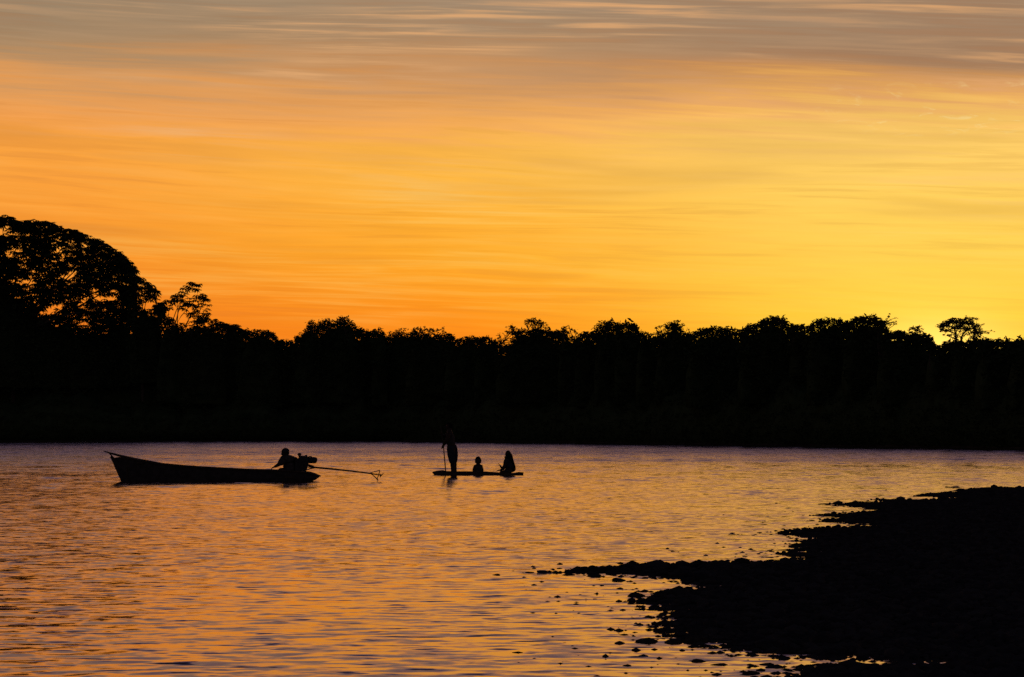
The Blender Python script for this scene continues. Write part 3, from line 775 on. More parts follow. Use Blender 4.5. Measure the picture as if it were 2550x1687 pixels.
def gravel_bar():
    rows = [12.0]
    while rows[-1] < 100: rows.append(rows[-1] + .06 * (rows[-1] / 17) ** 1.25)
    Y = np.array(rows); u = np.concatenate([np.linspace(-.02, .24, 420), [.30, .40, .6, 1.0]])
    YY, UU = np.meshgrid(Y, u, indexing='ij'); XX = YY * UU
    Z = np.maximum(bar_height(XX, YY), -.5)
    nr, nc = Z.shape; idx = np.arange(nr * nc).reshape(nr, nc)
    Fq = np.stack([idx[:-1, :-1], idx[:-1, 1:], idx[1:, 1:], idx[1:, :-1]], -1).reshape(-1, 4)
    zf = Z.ravel()[Fq].max(1); Fq = Fq[zf > -.12]
    tag(link_mesh('gravel_bar', np_mesh('gravel_bar', np.stack([XX, YY, Z], -1).reshape(-1, 3), Fq, True), M_gravel), 'dark wet gravel bar running into the river from the lower right', None, None, 'structure')
gravel_bar()

# ------------------------------------------------------------------ stones
def ico(sub):
    bm = bmesh.new(); bmesh.ops.create_icosphere(bm, subdivisions=sub, radius=1)
    V = np.array([v.co[:] for v in bm.verts]); Fq = np.array([[v.index for v in f.verts] for f in bm.faces]); bm.free(); return V, Fq
IV, IF = ico(2); IV1, IF1 = ico(1)
def stone_shape(V, seed, sq=.6):
    r = np.random.default_rng(seed); W = V.copy()
    for _ in range(5):
        d = r.normal(size=3); d /= np.linalg.norm(d); k_ = .62 + .3 * r.random()
        h = W @ d; W -= np.outer(np.maximum(h - k_, 0) * .85, d)
    W *= 1 + .18 * (vnoise(V[:, 0] * 1.5 + seed, V[:, 1] * 1.5 + V[:, 2], seed) - .5)[:, None]
    W[:, 2] *= sq; return W
stone_meshes = []
for i in range(10):
    me = np_mesh('stone', stone_shape(IV, 100 + i, .5 + .05 * (i % 4)), IF, i % 4 == 0)
    me.materials.append(M_stone if i % 3 else M_stone2); stone_meshes.append(me)
# (x, y of the foot, width in photo pixels) as seen standing clear of the bar
def c8(l): return [(1350 + a / 1.975, 1180 + c2 / 1.975, w / 1.975) for a, c2, w in l]
ZONES = [
 ('small dark stone breaking the surface off the tip of the longest spit', c8([(20, 630, 40), (120, 500, 70), (200, 481, 50), (240, 506, 80), (285, 481, 60), (330, 498, 60), (10, 488, 60), (370, 503, 50), (340, 474, 34), (320, 448, 20), (395, 486, 40), (415, 478, 44), (440, 470, 40)]) +
    [(1197, 1436, 15), (1232, 1433, 25), (1245, 1431, 14), (1316, 1427, 30), (1303, 1428, 14)], 'stones off the tip of the longest spit'),
 ('small stone in the shallows just below the longest spit', c8([(150, 628, 20), (270, 617, 40), (90, 691, 30), (388, 673, 30), (395, 698, 30), (655, 535, 44), (630, 530, 30), (700, 528, 40), (355, 625, 24), (430, 640, 30), (300, 712, 26), (420, 720, 36)]), 'stones in the shallows below the longest spit'),
 ('rounded stone at the ragged left edge of the gravel bar', c8([(510, 606, 60), (560, 588, 50), (510, 708, 70), (500, 640, 70), (545, 640, 60), (560, 667, 56), (600, 806, 50), (690, 800, 80), (620, 775, 44), (575, 700, 50), (640, 708, 70), (700, 718, 60), (745, 726, 34), (600, 640, 50), (640, 655, 50),
    (590, 612, 60), (640, 600, 70), (700, 590, 70), (745, 575, 60), (610, 735, 40), (670, 745, 50), (720, 760, 60), (780, 800, 60), (760, 770, 50)]), 'stones along the left edge of the gravel bar'),
 ('small stone in the open water near the bottom of the picture', c8([(290, 784, 30), (400, 822, 50), (430, 826, 30), (60, 795, 20), (100, 774, 34), (110, 832, 46), (912, 888, 20), (280, 826, 20), (460, 812, 24), (950, 958, 56), (545, 900, 18), (340, 790, 20)]), 'stones in the open water at the bottom'),
 ('wet cobble beside the little pools at the bottom of the gravel bar', c8([(780, 926, 80), (740, 920, 50), (880, 942, 90), (890, 914, 40), (1030, 950, 60), (1010, 990, 90), (1240, 924, 50), (1200, 968, 70), (1290, 960, 90), (1340, 930, 60), (1380, 965, 70), (1420, 915, 60), (1400, 990, 80), (1330, 985, 60),
    (1480, 960, 70), (1560, 968, 70), (1620, 950, 60), (1600, 915, 50), (1680, 925, 60), (1740, 935, 60), (1660, 965, 60), (1820, 945, 60), (1900, 940, 60), (1510, 905, 50), (1110, 984, 44), (960, 1004, 50), (850, 920, 30), (1290, 905, 40)]), 'cobbles by the pools at the bottom'),
 ('small dark stone in the bay between the two upper spits', c8([(1035, 304, 30), (1115, 328, 30), (1045, 411, 30), (1115, 413, 50), (1160, 406, 30), (1050, 381, 40), (1100, 385, 30), (1190, 391, 40), (1270, 404, 70), (990, 406, 20), (960, 372, 20), (935, 299, 40), (660, 384, 20), (1220, 408, 40), (1330, 395, 50), (1310, 372, 40),
    (1280, 345, 40), (1240, 380, 34), (1185, 296, 50), (1210, 300, 50), (1100, 298, 40), (1070, 292, 34)]), 'stones in the bay between the upper spits'),
 ('tiny dark stone at the far fringe of the gravel bar', c8([(1405, 156, 34), (1440, 160, 40), (1480, 157, 40), (1520, 160, 40), (1560, 160, 40), (1375, 205, 36), (1410, 206, 40), (1450, 209, 40), (1530, 209, 50), (1500, 204, 40), (1570, 214, 50), (2000, 68, 40), (2030, 69, 50), (1380, 238, 40), (1330, 233, 34), (1420, 240, 44), (1460, 240, 40),
    (1870, 106, 30), (1900, 105, 40), (1940, 106, 40), (1980, 100, 44), (2060, 84, 40), (1850, 108, 24), (2250, 66, 30), (1480, 235, 40), (1350, 204, 20)]), 'stones at the far fringe of the bar'),
]
UNIQUE = [
 (1350 + 520 / 1.975, 1180 + 830 / 1.975, 56, 'large humped stone in the water left of the bar, lowest of its row'),
 (1350 + 645 / 1.975, 1180 + 832 / 1.975, 50, 'broad stone right beside the large humped stone at the bar edge'),
 (1350 + 745 / 1.975, 1180 + 830 / 1.975, 62, 'widest stone joining the bar edge right of the large humped stone'),
 (1350 + 850 / 1.975, 1180 + 852 / 1.975, 44, 'squat stone half in the water where the bar edge turns right'),
 (1350 + 385 / 1.975, 1180 + 527 / 1.975, 38, 'oval stone lying alone just under the root of the longest spit'),
 (1350 + 472 / 1.975, 1180 + 604 / 1.975, 42, 'peaked stone sticking out leftmost from the bar below the longest spit'),
 (1350 + 486 / 1.975, 1180 + 668 / 1.975, 32, 'low flat oval stone in the water left of the bar edge'),
 (1350 + 540 / 1.975, 1180 + 755 / 1.975, 40, 'sloping slab stone leaning at the left edge of the bar'),
 (1350 + 622 / 1.975, 1180 + 770 / 1.975, 17, 'narrow upright pointed stone at the left edge of the bar'),
 (1350 + 1235 / 1.975, 1180 + 362 / 1.975, 26, 'tall rounded boulder in the bay between the two upper spits'),
 (1350 + 1095 / 1.975, 1180 + 938 / 1.975, 40, 'domed cobble left of the pools near the bottom of the picture'),
 (1350 + 1160 / 1.975, 1180 + 955 / 1.975, 54, 'wide cobble just right of the domed one beside the pools'),
 (1350 + 1040 / 1.975, 1180 + 985 / 1.975, 46, 'cobble at the very bottom edge beneath the domed one'),
 (1350 + 585 / 1.975, 1180 + 945 / 1.975, 24, 'single small stone alone in open water at the bottom centre'),
 (1350 + 872 / 1.975, 1180 + 990 / 1.975, 26, 'small stone cut by the bottom edge of the picture left of the pools'),
]
def put_stone(px, py, w, label, group, seed, tall=1.0):
    g0 = ground(px, py); wm = w * g0[1] / F
    zt = float(bar_height(np.array([g0[0]]), np.array([g0[1]]))[0])
    me = stone_meshes[seed % 10]
    o = bpy.data.objects.new('stone', me); COL.objects.link(o)
    r = random.Random(seed * 13 + 5)
    sx = wm * .56; sz = sx * (r.uniform(.55, .85) if tall > 1.01 else r.uniform(.42, .72)) * tall
    sy = sx * r.uniform(.7, 1.1)
    o.location = (g0[0] + r.uniform(-.25, .25) * sx, g0[1] + sy * .3, max(min(zt, .15), -.01) + sz * .04)
    o.scale = (sx, sy, sz); o.rotation_euler = (r.uniform(-.2, .2), r.uniform(-.2, .2), r.uniform(-.5, .5))
    tag(o, label, 'stone', group)
si = 0
for px, py, w, lb in UNIQUE:
    si += 1; put_stone(px, py, w, lb, 'stones by the gravel bar', si, 1.9 if 'upright' in lb else (1.4 if 'tall' in lb or 'peaked' in lb or 'humped' in lb else 1.0))
ORD = 'leftmost second third fourth fifth sixth seventh eighth ninth tenth eleventh twelfth'.split()
for lb, pts, grp in ZONES:
    pts = sorted(pts)
    for i, (px, py, w) in enumerate(pts):
        si += 1; l_ = lb
        if len(pts) <= 22 and i < 12: l_ = (ORD[0] if i == 0 else ORD[i] + ' from the left') + ' of the ' + grp
        put_stone(px, py, w, l_, grp, si)

def cobbles():
    n = 34000
    u = rng.uniform(.0, .215, n); inv = rng.uniform(1 / 78.0, 1 / 15.5, n); y = 1 / inv; x = u * y
    s = poly_sd(x, y, BAR); z = bar_height(x, y)
    keep = ((z > -.02) & (s > -.9)) | ((s > -2) & (s < 0) & (rng.random(n) < .6 * np.exp(s / .24) + .012))
    z = np.maximum(z, -.010)
    x, y, z, s = x[keep], y[keep], z[keep], s[keep]
    r = np.exp(rng.normal(math.log(.034), .42, len(x))) * np.clip(y / 30, .85, 1.05)
    r = np.where(s < .05, np.minimum(r * .75, .038), r)
    SH = [stone_shape(IV1, 300 + i, .6) for i in range(12)]
    sh = np.stack(SH)[rng.integers(0, 12, len(x))]
    a = rng.random(len(x)) * 6.28; ca, sa = np.cos(a)[:, None], np.sin(a)[:, None]
    st = rng.uniform(.7, 1.3, (len(x), 1))
    X = (sh[..., 0] * ca * st - sh[..., 1] * sa) * r[:, None] + x[:, None]
    Yy = (sh[..., 0] * sa * st + sh[..., 1] * ca) * r[:, None] + y[:, None]
    Z = sh[..., 2] * r[:, None] * rng.uniform(.7, 1.2, (len(x), 1)) + (z + r * .12)[:, None]
    V = np.stack([X, Yy, Z], -1).reshape(-1, 3)
    Fq = (IF1[None] + (np.arange(len(x)) * len(IV1))[:, None, None]).reshape(-1, 3)
    tag(link_mesh('cobbles', np_mesh('cobbles', V, Fq, False), M_stone), 'countless small wet cobbles covering the gravel bar', None, None, 'stuff')
cobbles()

# ------------------------------------------------------------------ people
SKIN_GROW = 1.22
def skin_mesh(pts, edges, sub=2, root=0):
    """pts: list of (x,y,z,r) or (x,y,z,rx,ry)"""
    me = bpy.data.meshes.new('tmp'); me.from_pydata([p[:3] for p in pts], edges, []); me.update()
    o = bpy.data.objects.new('tmp', me); COL.objects.link(o)
    md = o.modifiers.new('skin', 'SKIN'); md.use_smooth_shade = True
    if not me.skin_vertices:
        bm = bmesh.new(); bm.from_mesh(me); bm.verts.layers.skin.verify(); bm.to_mesh(me); bm.free()
    sv = me.skin_vertices[0].data; grow = SKIN_GROW
    for i, p in enumerate(pts):
        g_ = 1.0 if p[3] < .02 else (1.5 if p[3] < .065 else grow); sv[i].radius = (p[3] * g_, (p[4] if len(p) > 4 else p[3]) * g_); sv[i].use_root = (i == root)
    ss = o.modifiers.new('sub', 'SUBSURF'); ss.levels = sub; ss.render_levels = sub
    dg = bpy.context.evaluated_depsgraph_get()
    out = bpy.data.meshes.new_from_object(o.evaluated_get(dg))
    bpy.data.objects.remove(o); bpy.data.meshes.remove(me)
    return out
def head_bm(bm, c_, yaw, pitch=0.0, s=1.0):
    """skull with brow, eye sockets, eyes, nose, lips, chin and ears; face looks along local -Y"""
    M = Matrix.Translation(c_) @ Euler((pitch, 0, yaw)).to_matrix().to_4x4() @ Matrix.Scale(s, 4)
    r = bmesh.ops.create_uvsphere(bm, u_segments=20, v_segments=14, radius=1.0)
    for v in r['verts']:
        x, y, z = v.co
        X, Yv, Z = x * .076, y * .095, z * .118
        if z < -.1: X *= 1 + .28 * z; Yv = Yv * (1 + .15 * z) - .012 * (-z)
        if y < -.6 and abs(x) < .22 and -.35 < z < .12: Yv -= .022 * (1 - abs(x) / .22) * (1 - abs(z + .2) / .4)
        if y < -.5 and .22 < abs(x) < .6 and 0 < z < .3: Yv += .009
        if y < -.7 and abs(x) < .35 and -.62 < z < -.42: Yv -= .006
        v.co = M @ Vector((X, Yv, Z))
    for sx in (-1, 1):
        e = bmesh.ops.create_uvsphere(bm, u_segments=8, v_segments=6, radius=1.0)
        for v in e['verts']: v.co = M @ Vector((sx * .077 + v.co.x * .012, .008 + v.co.y * .02, -.008 + v.co.z * .032))
        e = bmesh.ops.create_uvsphere(bm, u_segments=8, v_segments=6, radius=.0115)
        for v in e['verts']: v.co = M @ (Vector((sx * .030, -.078, .012)) + v.co)
    e = bmesh.ops.create_cone(bm, segments=8, radius1=.017, radius2=.008, depth=.045, cap_ends=True)
    for v in e['verts']: v.co = M @ Vector((v.co.x, -.092 - (.008 if v.co.z < 0 else 0), -.018 + v.co.z))
def hand(pts, edges, wrist_i, wrist, tip, side, curl=(0, 0, -1), s=1.0):
    """palm + four unequal bent fingers and a thumb leaving the side of the palm"""
    w, t_ = Vector(wrist), Vector(tip); d = (t_ - w).normalized(); sd_ = Vector(side).normalized(); cu = Vector(curl).normalized()
    p0 = w + d * .045 * s; pts.append((*p0, .030 * s, .017 * s)); ip = len(pts) - 1; edges.append((wrist_i, ip))
    p1 = w + d * .085 * s; pts.append((*p1, .032 * s, .014 * s)); ik = len(pts) - 1; edges.append((ip, ik))
    for j, L in enumerate((.068, .078, .072, .056)):
        o = p1 + sd_ * (.028 - .019 * j) * s + d * .012 * s; pr = ik
        for q_, (f, cc_) in enumerate(((.45, .10), (.8, .45), (1.0, .85))):
            pp = o + d * L * f * s * (1 - .25 * cc_) + cu * L * cc_ * .5 * s
            pts.append((*pp, .0085 * s * (1 - .1 * q_))); edges.append((pr, len(pts) - 1)); pr = len(pts) - 1
    pr = ip
    for f in (.5, 1.0):
        pp = p0 + sd_ * (.028 + .03 * f) * s + d * .045 * f * s + cu * .02 * f * s
        pts.append((*pp, .010 * s)); edges.append((pr, len(pts) - 1)); pr = len(pts) - 1
def body(J, parent, head_c, yaw, pitch=0.0, s=1.0, hands=()):
    """J: dict of joints; one continuous skin"""
    P = []; E = []
    def add(n, prev=None):
        P.append(J[n]); i = len(P) - 1
        if prev is not None: E.append((prev, i))
        return i
    pel = add('pelvis'); sp = add('spine', pel); ch = add('chest', sp); nb = add('neck_base', ch); nk = add('neck', nb)
    P.append((*head_c, .05 * s)); E.append((nk, len(P) - 1))
    for sd_ in 'lr':
        sh = add('shoulder_' + sd_, nb); el = add('elbow_' + sd_, sh); wr = add('wrist_' + sd_, el)
        hd = J['hand_' + sd_]; hand(P, E, wr, J['wrist_' + sd_][:3], hd[0], hd[1], hd[2], s)
        hp = add('hip_' + sd_, pel); kn = add('knee_' + sd_, hp); an = add('ankle_' + sd_, kn)
        hl = J['toe_' + sd_]; P.append((*((Vector(J['ankle_' + sd_][:3]) + Vector(hl[:3])) / 2 - Vector((0, 0, .02))), .034 * s)); E.append((an, len(P) - 1)); P.append((*hl[:3], .026 * s)); E.append((len(P) - 2, len(P) - 1))
    me = skin_mesh(P, E)
    bm = bmesh.new(); bm.from_mesh(me); head_bm(bm, Vector(head_c), yaw, pitch, s)
    for f in bm.faces: f.smooth = True
    bm.to_mesh(me); bm.free()
    me.name = 'body'
    return link_mesh('body', me, M_skin, parent)
def hair_cap(hc, s, m, parent, back=0.0, yaw=0.0):
    bm = bmesh.new(); bmesh.ops.create_uvsphere(bm, u_segments=18, v_segments=12, radius=1.0)
    M = Matrix.Translation(Vector(hc) + Vector((0, 0, .012 * s))) @ Euler((0, 0, yaw)).to_matrix().to_4x4()
    bmesh.ops.delete(bm, geom=[v for v in bm.verts if v.co.z < -.55 or (v.co.y < -.35 and v.co.z < .30)], context='VERTS')
    for v in bm.verts:
        j = 1 + .05 * math.sin(v.co.x * 9 + v.co.z * 7) * math.cos(v.co.y * 8)
        v.co = M @ Vector((v.co.x * .090 * s * j, (v.co.y * .106 + .008 + back) * s * j, v.co.z * .122 * s * j))
    bmesh.ops.recalc_face_normals(bm, faces=bm.faces)
    me = bpy.data.meshes.new('hair'); bm.to_mesh(me); bm.free()
    for p in me.polygons: p.use_smooth = True
    return link_mesh('hair', me, m, parent)
def garment(name, chains, m, parent):
    P = []; E = []
    for ch in chains:
        pr = None
        for p in ch:
            if isinstance(p, int): pr = p; continue
            P.append(p)
            if pr is not None: E.append((pr, len(P) - 1))
            pr = len(P) - 1
    me = skin_mesh(P, E); me.name = name
    for p in me.polygons: p.use_smooth = True
    return link_mesh(name, me, m, parent)

# ------------------------------------------------------------------ motorboat
def BX(px, ref, sc): return (px - ref) / sc
def motorboat():
    PY = 1199.0; REF = 560.0
    g0 = ground(REF, PY); D = g0[1]; sc = F / D
    X = lambda px: (px - REF) / sc
    Z = lambda py: (PY - py) / sc
    root = empty('motorboat', (g0[0], D, 0))
    tag(root, 'long slender wooden river boat with high pointed bow and long-tail motor raised at the stern', 'boat')
    st = [ # px_top, y_top, px_bottom, y_bottom, half_top, half_bottom
      (275.5, 1139, 304, 1204, .07, .04), (286, 1141, 314, 1207, .17, .09), (300, 1139, 328, 1208, .27, .16), (335, 1142, 362, 1209, .40, .28), (365, 1148, 386, 1209, .46, .34), (396, 1154, 412, 1209, .50, .38), (430, 1157.5, 440, 1209, .52, .40),
      (470, 1161, 474, 1209, .54, .42), (540, 1165, 540, 1209, .56, .43), (605, 1168.4, 605, 1209, .56, .43), (660, 1170, 660, 1208, .54, .42), (700, 1171, 700, 1207, .52, .40),
      (740, 1173, 738, 1206, .48, .36), (770, 1176, 764, 1203, .43, .32), (785, 1180.5, 778, 1199, .38, .28), (797, 1185, 787, 1194.5, .34, .25)]
    rings = []
    for px, yt, pb, yb, ht, hb in st:
        xt, zt, xb, zb = X(px), Z(yt), X(pb), Z(yb); th = .028
        def L(f): return xt + (xb - xt) * f, zt + (zb - zt) * f
        xm, zm = L(.55); hm = ht * .55 + hb * .55 * .85
        xi, zi = L(.0)
        xbi, zbi = xb, zb + .035
        r = [(xt, -ht, zt), (xm, -min(hm, ht * .97), zm), (xb, -hb, zb + .012), (xb, 0, zb), (xb, hb, zb + .012), (xm, min(hm, ht * .97), zm), (xt, ht, zt),
             (xt, max(ht - th, .01), zt), (xm, max(min(hm, ht * .97) - th, .01), zm), (xbi, max(hb - th, .008), zbi), (xbi, -max(hb - th, .008), zbi), (xm, -max(min(hm, ht * .97) - th, .01), zm), (xt, -max(ht - th, .01), zt)]
        rings.append(r)
    mb = MB(); mb.loft(rings); mb.build('hull', M_hull, root)
    for s in (-1, 1):                                 # gunwale rails
        mb = MB(); pts = [(X(p[0]), s * (p[4] + .012), Z(p[1]) - .012) for p in st[1:-1]]
        mb.tube(pts, .020, 6); mb.build('gunwale', M_wood, root)
    mb = MB()                                          # bow board that juts out past the stem
    bb = [(257.5, 1123.2, .05, .018), (266, 1125.0, .09, .034), (284, 1129.5, .17, .05), (300, 1133.5, .24, .055), (335, 1141.2, .36, .03), (352, 1145, .40, .012)]
    rg = []
    for px, yt, h, t_ in bb:
        x, z = X(px), Z(yt); rg.append([(x, -h, z), (x, h, z), (x + .01, h * .95, z - t_), (x + .01, -h * .95, z - t_)])
    mb.loft(rg); mb.build('bow_board', M_wood, root)
    mb = MB(); mb.tube([(X(283), 0, Z(1141)), (X(271), 0, Z(1128))], [.022, .02], 6); mb.tube([(X(275), 0, Z(1141)), (X(279), 0, Z(1138))], [.03, .035], 6); mb.build('stem_post', M_wood, root)
    for px in (352, 430, 520, 610, 672):
        z = Z(float(np.interp(px, [s_[0] for s_ in st], [s_[1] for s_ in st]))) - .09
        mb = MB(); mb.box((X(px), 0, z), (.2, .98, .03)); mb.build('thwart', M_wood, root, bevel=.006)
    mb = MB(); mb.box((X(722), 0, .12), (.3, .98, .035)); mb.build('stern_seat', M_wood, root, bevel=.006)
    mb = MB()
    rg = [[(X(px), -h, Z(y)), (X(px), h, Z(y)), (X(px), h, Z(y) - .03), (X(px), -h, Z(y) - .03)] for px, y, h in ((748, 1174.2, .44), (770, 1176.5, .40), (785, 1181, .36), (796.5, 1185.2, .31))]
    mb.loft(rg); mb.build('stern_deck', M_wood, root)
    for px in (320, 380, 450, 495, 560, 640, 690):
        i = px; ht = float(np.interp(px, [s_[0] for s_ in st], [s_[4] for s_ in st])); zt = Z(float(np.interp(px, [s_[0] for s_ in st], [s_[1] for s_ in st])))
        mb = MB()
        for s in (-1, 1): mb.tube([(X(px), s * (ht - .045), zt - .02), (X(px), s * (ht * .86 - .05), .0), (X(px), 0, -.055)], .016, 5)
        mb.build('rib', M_wood, root)
    # the motor
    mb = MB()
    def prism(pts, h, inset=.0, yc=0.0):
        rg = [[(X(px), yc + y, Z(py)) for px, py in pts] for y in (-h, h)]; mb.loft(rg)
    prism([(736, 1146), (739, 1142.5), (744, 1141), (745, 1137), (752, 1135), (760, 1136.5), (765, 1140), (768, 1142), (768, 1154), (766, 1158), (764, 1168), (763, 1173.5), (735, 1173.5), (735, 1160)], .15)
    eng = mb.build('motor', M_iron, root, bevel=.012)
    mb = MB(); mb.tube([(X(766), 0, Z(1147.5)), (X(770), 0, Z(1147)), (X(781), 0, Z(1146.5)), (X(787), 0, Z(1147)), (X(789.4), 0, Z(1147.5))], [.075, .088, .094, .085, .05], 14); mb.build('muffler', M_iron, eng, True)
    mb = MB(); mb.tube([(X(746), 0, Z(1140)), (X(745.6), 0, Z(1136)), (X(745.4), 0, Z(1132.3)), (X(745.4), 0, Z(1128.4))], [.03, .035, .062, .03], 12); mb.build('air_filter', M_iron, eng, True)
    mb = MB(); mb.tube([(X(757), .03, Z(1138)), (X(762), .05, Z(1134.6)), (X(765), .04, Z(1139))], [.022, .026, .02], 8); mb.tube([(X(764), -.05, Z(1140)), (X(772), -.05, Z(1137.5)), (X(777), -.05, Z(1138.5))], .02, 6); mb.build('exhaust_pipe', M_iron, eng, True)
    mb = MB()
    for k_ in range(9): mb.box((X(751), 0, Z(1146 + k_ * 2.4)), (.26, .325, .008))
    mb.build('cooling_fins', M_iron, eng)
    mb = MB(); mb.tube([(X(737), .02, Z(1153)), (X(728), .12, Z(1153.5)), (X(722), .2, Z(1152.5))], .014, 6); mb.build('tiller', M_iron, eng)
    mb = MB()
    mb.tube([(X(764), 0, Z(1158)), (X(769), 0, Z(1159.6)), (X(776), 0, Z(1162)), (X(783), 0, Z(1164.4)), (X(860), 0, Z(1172)), (X(921), 0, Z(1179.3)), (X(947), 0, Z(1183.6))], [.03, .035, .038, .027, .023, .020, .015], 8)
    mb.tube([(X(764), 0, Z(1170.5)), (X(772), 0, Z(1167.5)), (X(784), 0, Z(1165.5))], [.014, .02, .02], 6)
    mb.tube([(X(765), 0, Z(1164)), (X(776), 0, Z(1164.4))], .012, 5)
    mb.build('drive_shaft', M_iron, eng, True)
    mb = MB()
    mb.tube([(X(921), 0, Z(1178.3)), (X(933), 0, Z(1174.8)), (X(945.6), 0, Z(1171.8))], .012, 6)
    mb.tube([(X(945.6), 0, Z(1171.4)), (X(943), 0, Z(1182)), (X(938.6), 0, Z(1193.5))], .014, 6)
    mb.tube([(X(924.5), 0, Z(1181)), (X(933), 0, Z(1188)), (X(938.6), 0, Z(1193)), (X(941), 0, Z(1197.6))], [.012, .016, .02, .018], 6)
    mb.build('propeller_guard', M_iron, eng, True)
    mb = MB(); mb.tube([(X(945), 0, Z(1183)), (X(949), 0, Z(1184)), (X(951), 0, Z(1184.6))], [.026, .03, .012], 10)
    for a in (0, 1):
        s = 1 if a == 0 else -1
        cpx, cpy = 948.5, 1184.4; tx, ty = (954.3, 1179) if a == 0 else (946.8, 1189.6)
        mb.loft([[(X(cpx), -.012, Z(cpy)), (X(cpx) + .02, .0, Z(cpy)), (X(cpx), .012, Z(cpy)), (X(cpx) - .02, 0, Z(cpy))],
                 [(X((cpx + tx) / 2 + s), -.035, Z((cpy + ty) / 2)), (X((cpx + tx) / 2 + s) + .018, .0, Z((cpy + ty) / 2)), (X((cpx + tx) / 2 + s), .035, Z((cpy + ty) / 2)), (X((cpx + tx) / 2 + s) - .018, 0, Z((cpy + ty) / 2))],
                 [(X(tx), -.012, Z(ty)), (X(tx) + .008, .0, Z(ty)), (X(tx), .012, Z(ty)), (X(tx) - .008, 0, Z(ty))]])
    mb.build('propeller', M_iron, eng)
    # ---- boatman
    pr = empty('person', (g0[0] + X(722), D, .138))
    tag(pr, 'seated boatman in a peaked cap and loose shirt, hunched before the motor, facing the bow', 'person')
    def W(px, y, py, *r): return (X(px) - X(722), y, Z(py) - .138, *r)
    J = dict(pelvis=W(722, .0, 1180, .14, .12), spine=W(720, .0, 1166, .12, .11), chest=W(717, .0, 1150, .14, .12), neck_base=W(713.5, .0, 1139.5, .085, .08), neck=W(712, .0, 1136, .08, .075),
             shoulder_l=W(706.5, -.17, 1142.5, .062), elbow_l=W(697.5, -.23, 1156, .045), wrist_l=W(689.5, -.20, 1160.8, .030), hand_l=(W(681, -.18, 1164.5)[:3], (0, -1, .1), (.1, 0, -1)),
             shoulder_r=W(727, .16, 1142, .065), elbow_r=W(731.5, .26, 1157, .046), wrist_r=W(727, .22, 1156, .03), hand_r=(W(721, .20, 1153)[:3], (0, 0, 1), (0, 1, 0)),
             hip_l=W(721, -.10, 1182, .09), knee_l=W(699, -.23, 1169, .062), ankle_l=W(690, -.20, 1200, .04), toe_l=W(677, -.20, 1202.5),
             hip_r=W(721, .10, 1182, .09), knee_r=W(700, .22, 1169.5, .062), ankle_r=W(692, .20, 1200, .04), toe_r=W(679, .20, 1202.5))
    hc = W(709.8, 0, 1128.6)[:3]
    body(J, pr, hc, -math.pi / 2 + .25, .12, 1.1)
    garment('shirt', [[W(722, 0, 1181, .175, .16), W(720, 0, 1167, .165, .155), W(718.5, 0, 1151, .19, .16), W(717, 0, 1142, .14, .11)],
                      [3, W(707.5, -.17, 1143.5, .10), W(701, -.22, 1152.5, .085), W(696.5, -.22, 1157, .066)], [3, W(728, .16, 1142, .085), W(731.5, .24, 1154, .066)]], M_cloth2, pr)
    garment('shorts', [[W(722, 0, 1176, .11, .11), W(722, 0, 1182, .13, .13)], [1, W(719, -.11, 1181.5, .11), W(702, -.215, 1171, .085)], [1, W(719, .11, 1181.5, .11), W(703, .205, 1171, .085)]], M_cloth, pr)
    bm = bmesh.new()                                   # cap with visor
    q_ = bmesh.ops.create_uvsphere(bm, u_segments=18, v_segments=10, radius=1.0)
    Mc = Matrix.Translation(Vector(hc) + Vector((.008, 0, .035))) @ Euler((0, -.10, 0)).to_matrix().to_4x4()
    dl = [v for v in bm.verts if v.co.z < -.05]; bmesh.ops.delete(bm, geom=dl, context='VERTS')
    for v in bm.verts: v.co = Mc @ Vector((v.co.x * .118, v.co.y * .098, v.co.z * .11))
    me = bpy.data.meshes.new('cap'); 
    vis = MB(); o = Vector(hc) + Vector((-.085, 0, .038)); ring = []
    for xx, hw in ((.02, .075), (-.03, .072), (-.065, .052), (-.082, .02)): ring.append([tuple(o + Vector((xx, s_ * hw, -xx * -.12 + dz))) for s_, dz in ((-1, 0), (1, 0), (1, -.008), (-1, -.008))])
    bmesh.ops.recalc_face_normals(bm, faces=bm.faces); bm.to_mesh(me); bm.free()
    for p in me.polygons: p.use_smooth = True
    cap = link_mesh('cap', me, M_cloth, pr)
    vis.loft(ring); vis.build('visor', M_cloth, cap)
    hair_cap(hc, 1.05, M_hair, pr, 0, -math.pi / 2 + .25)
motorboat()

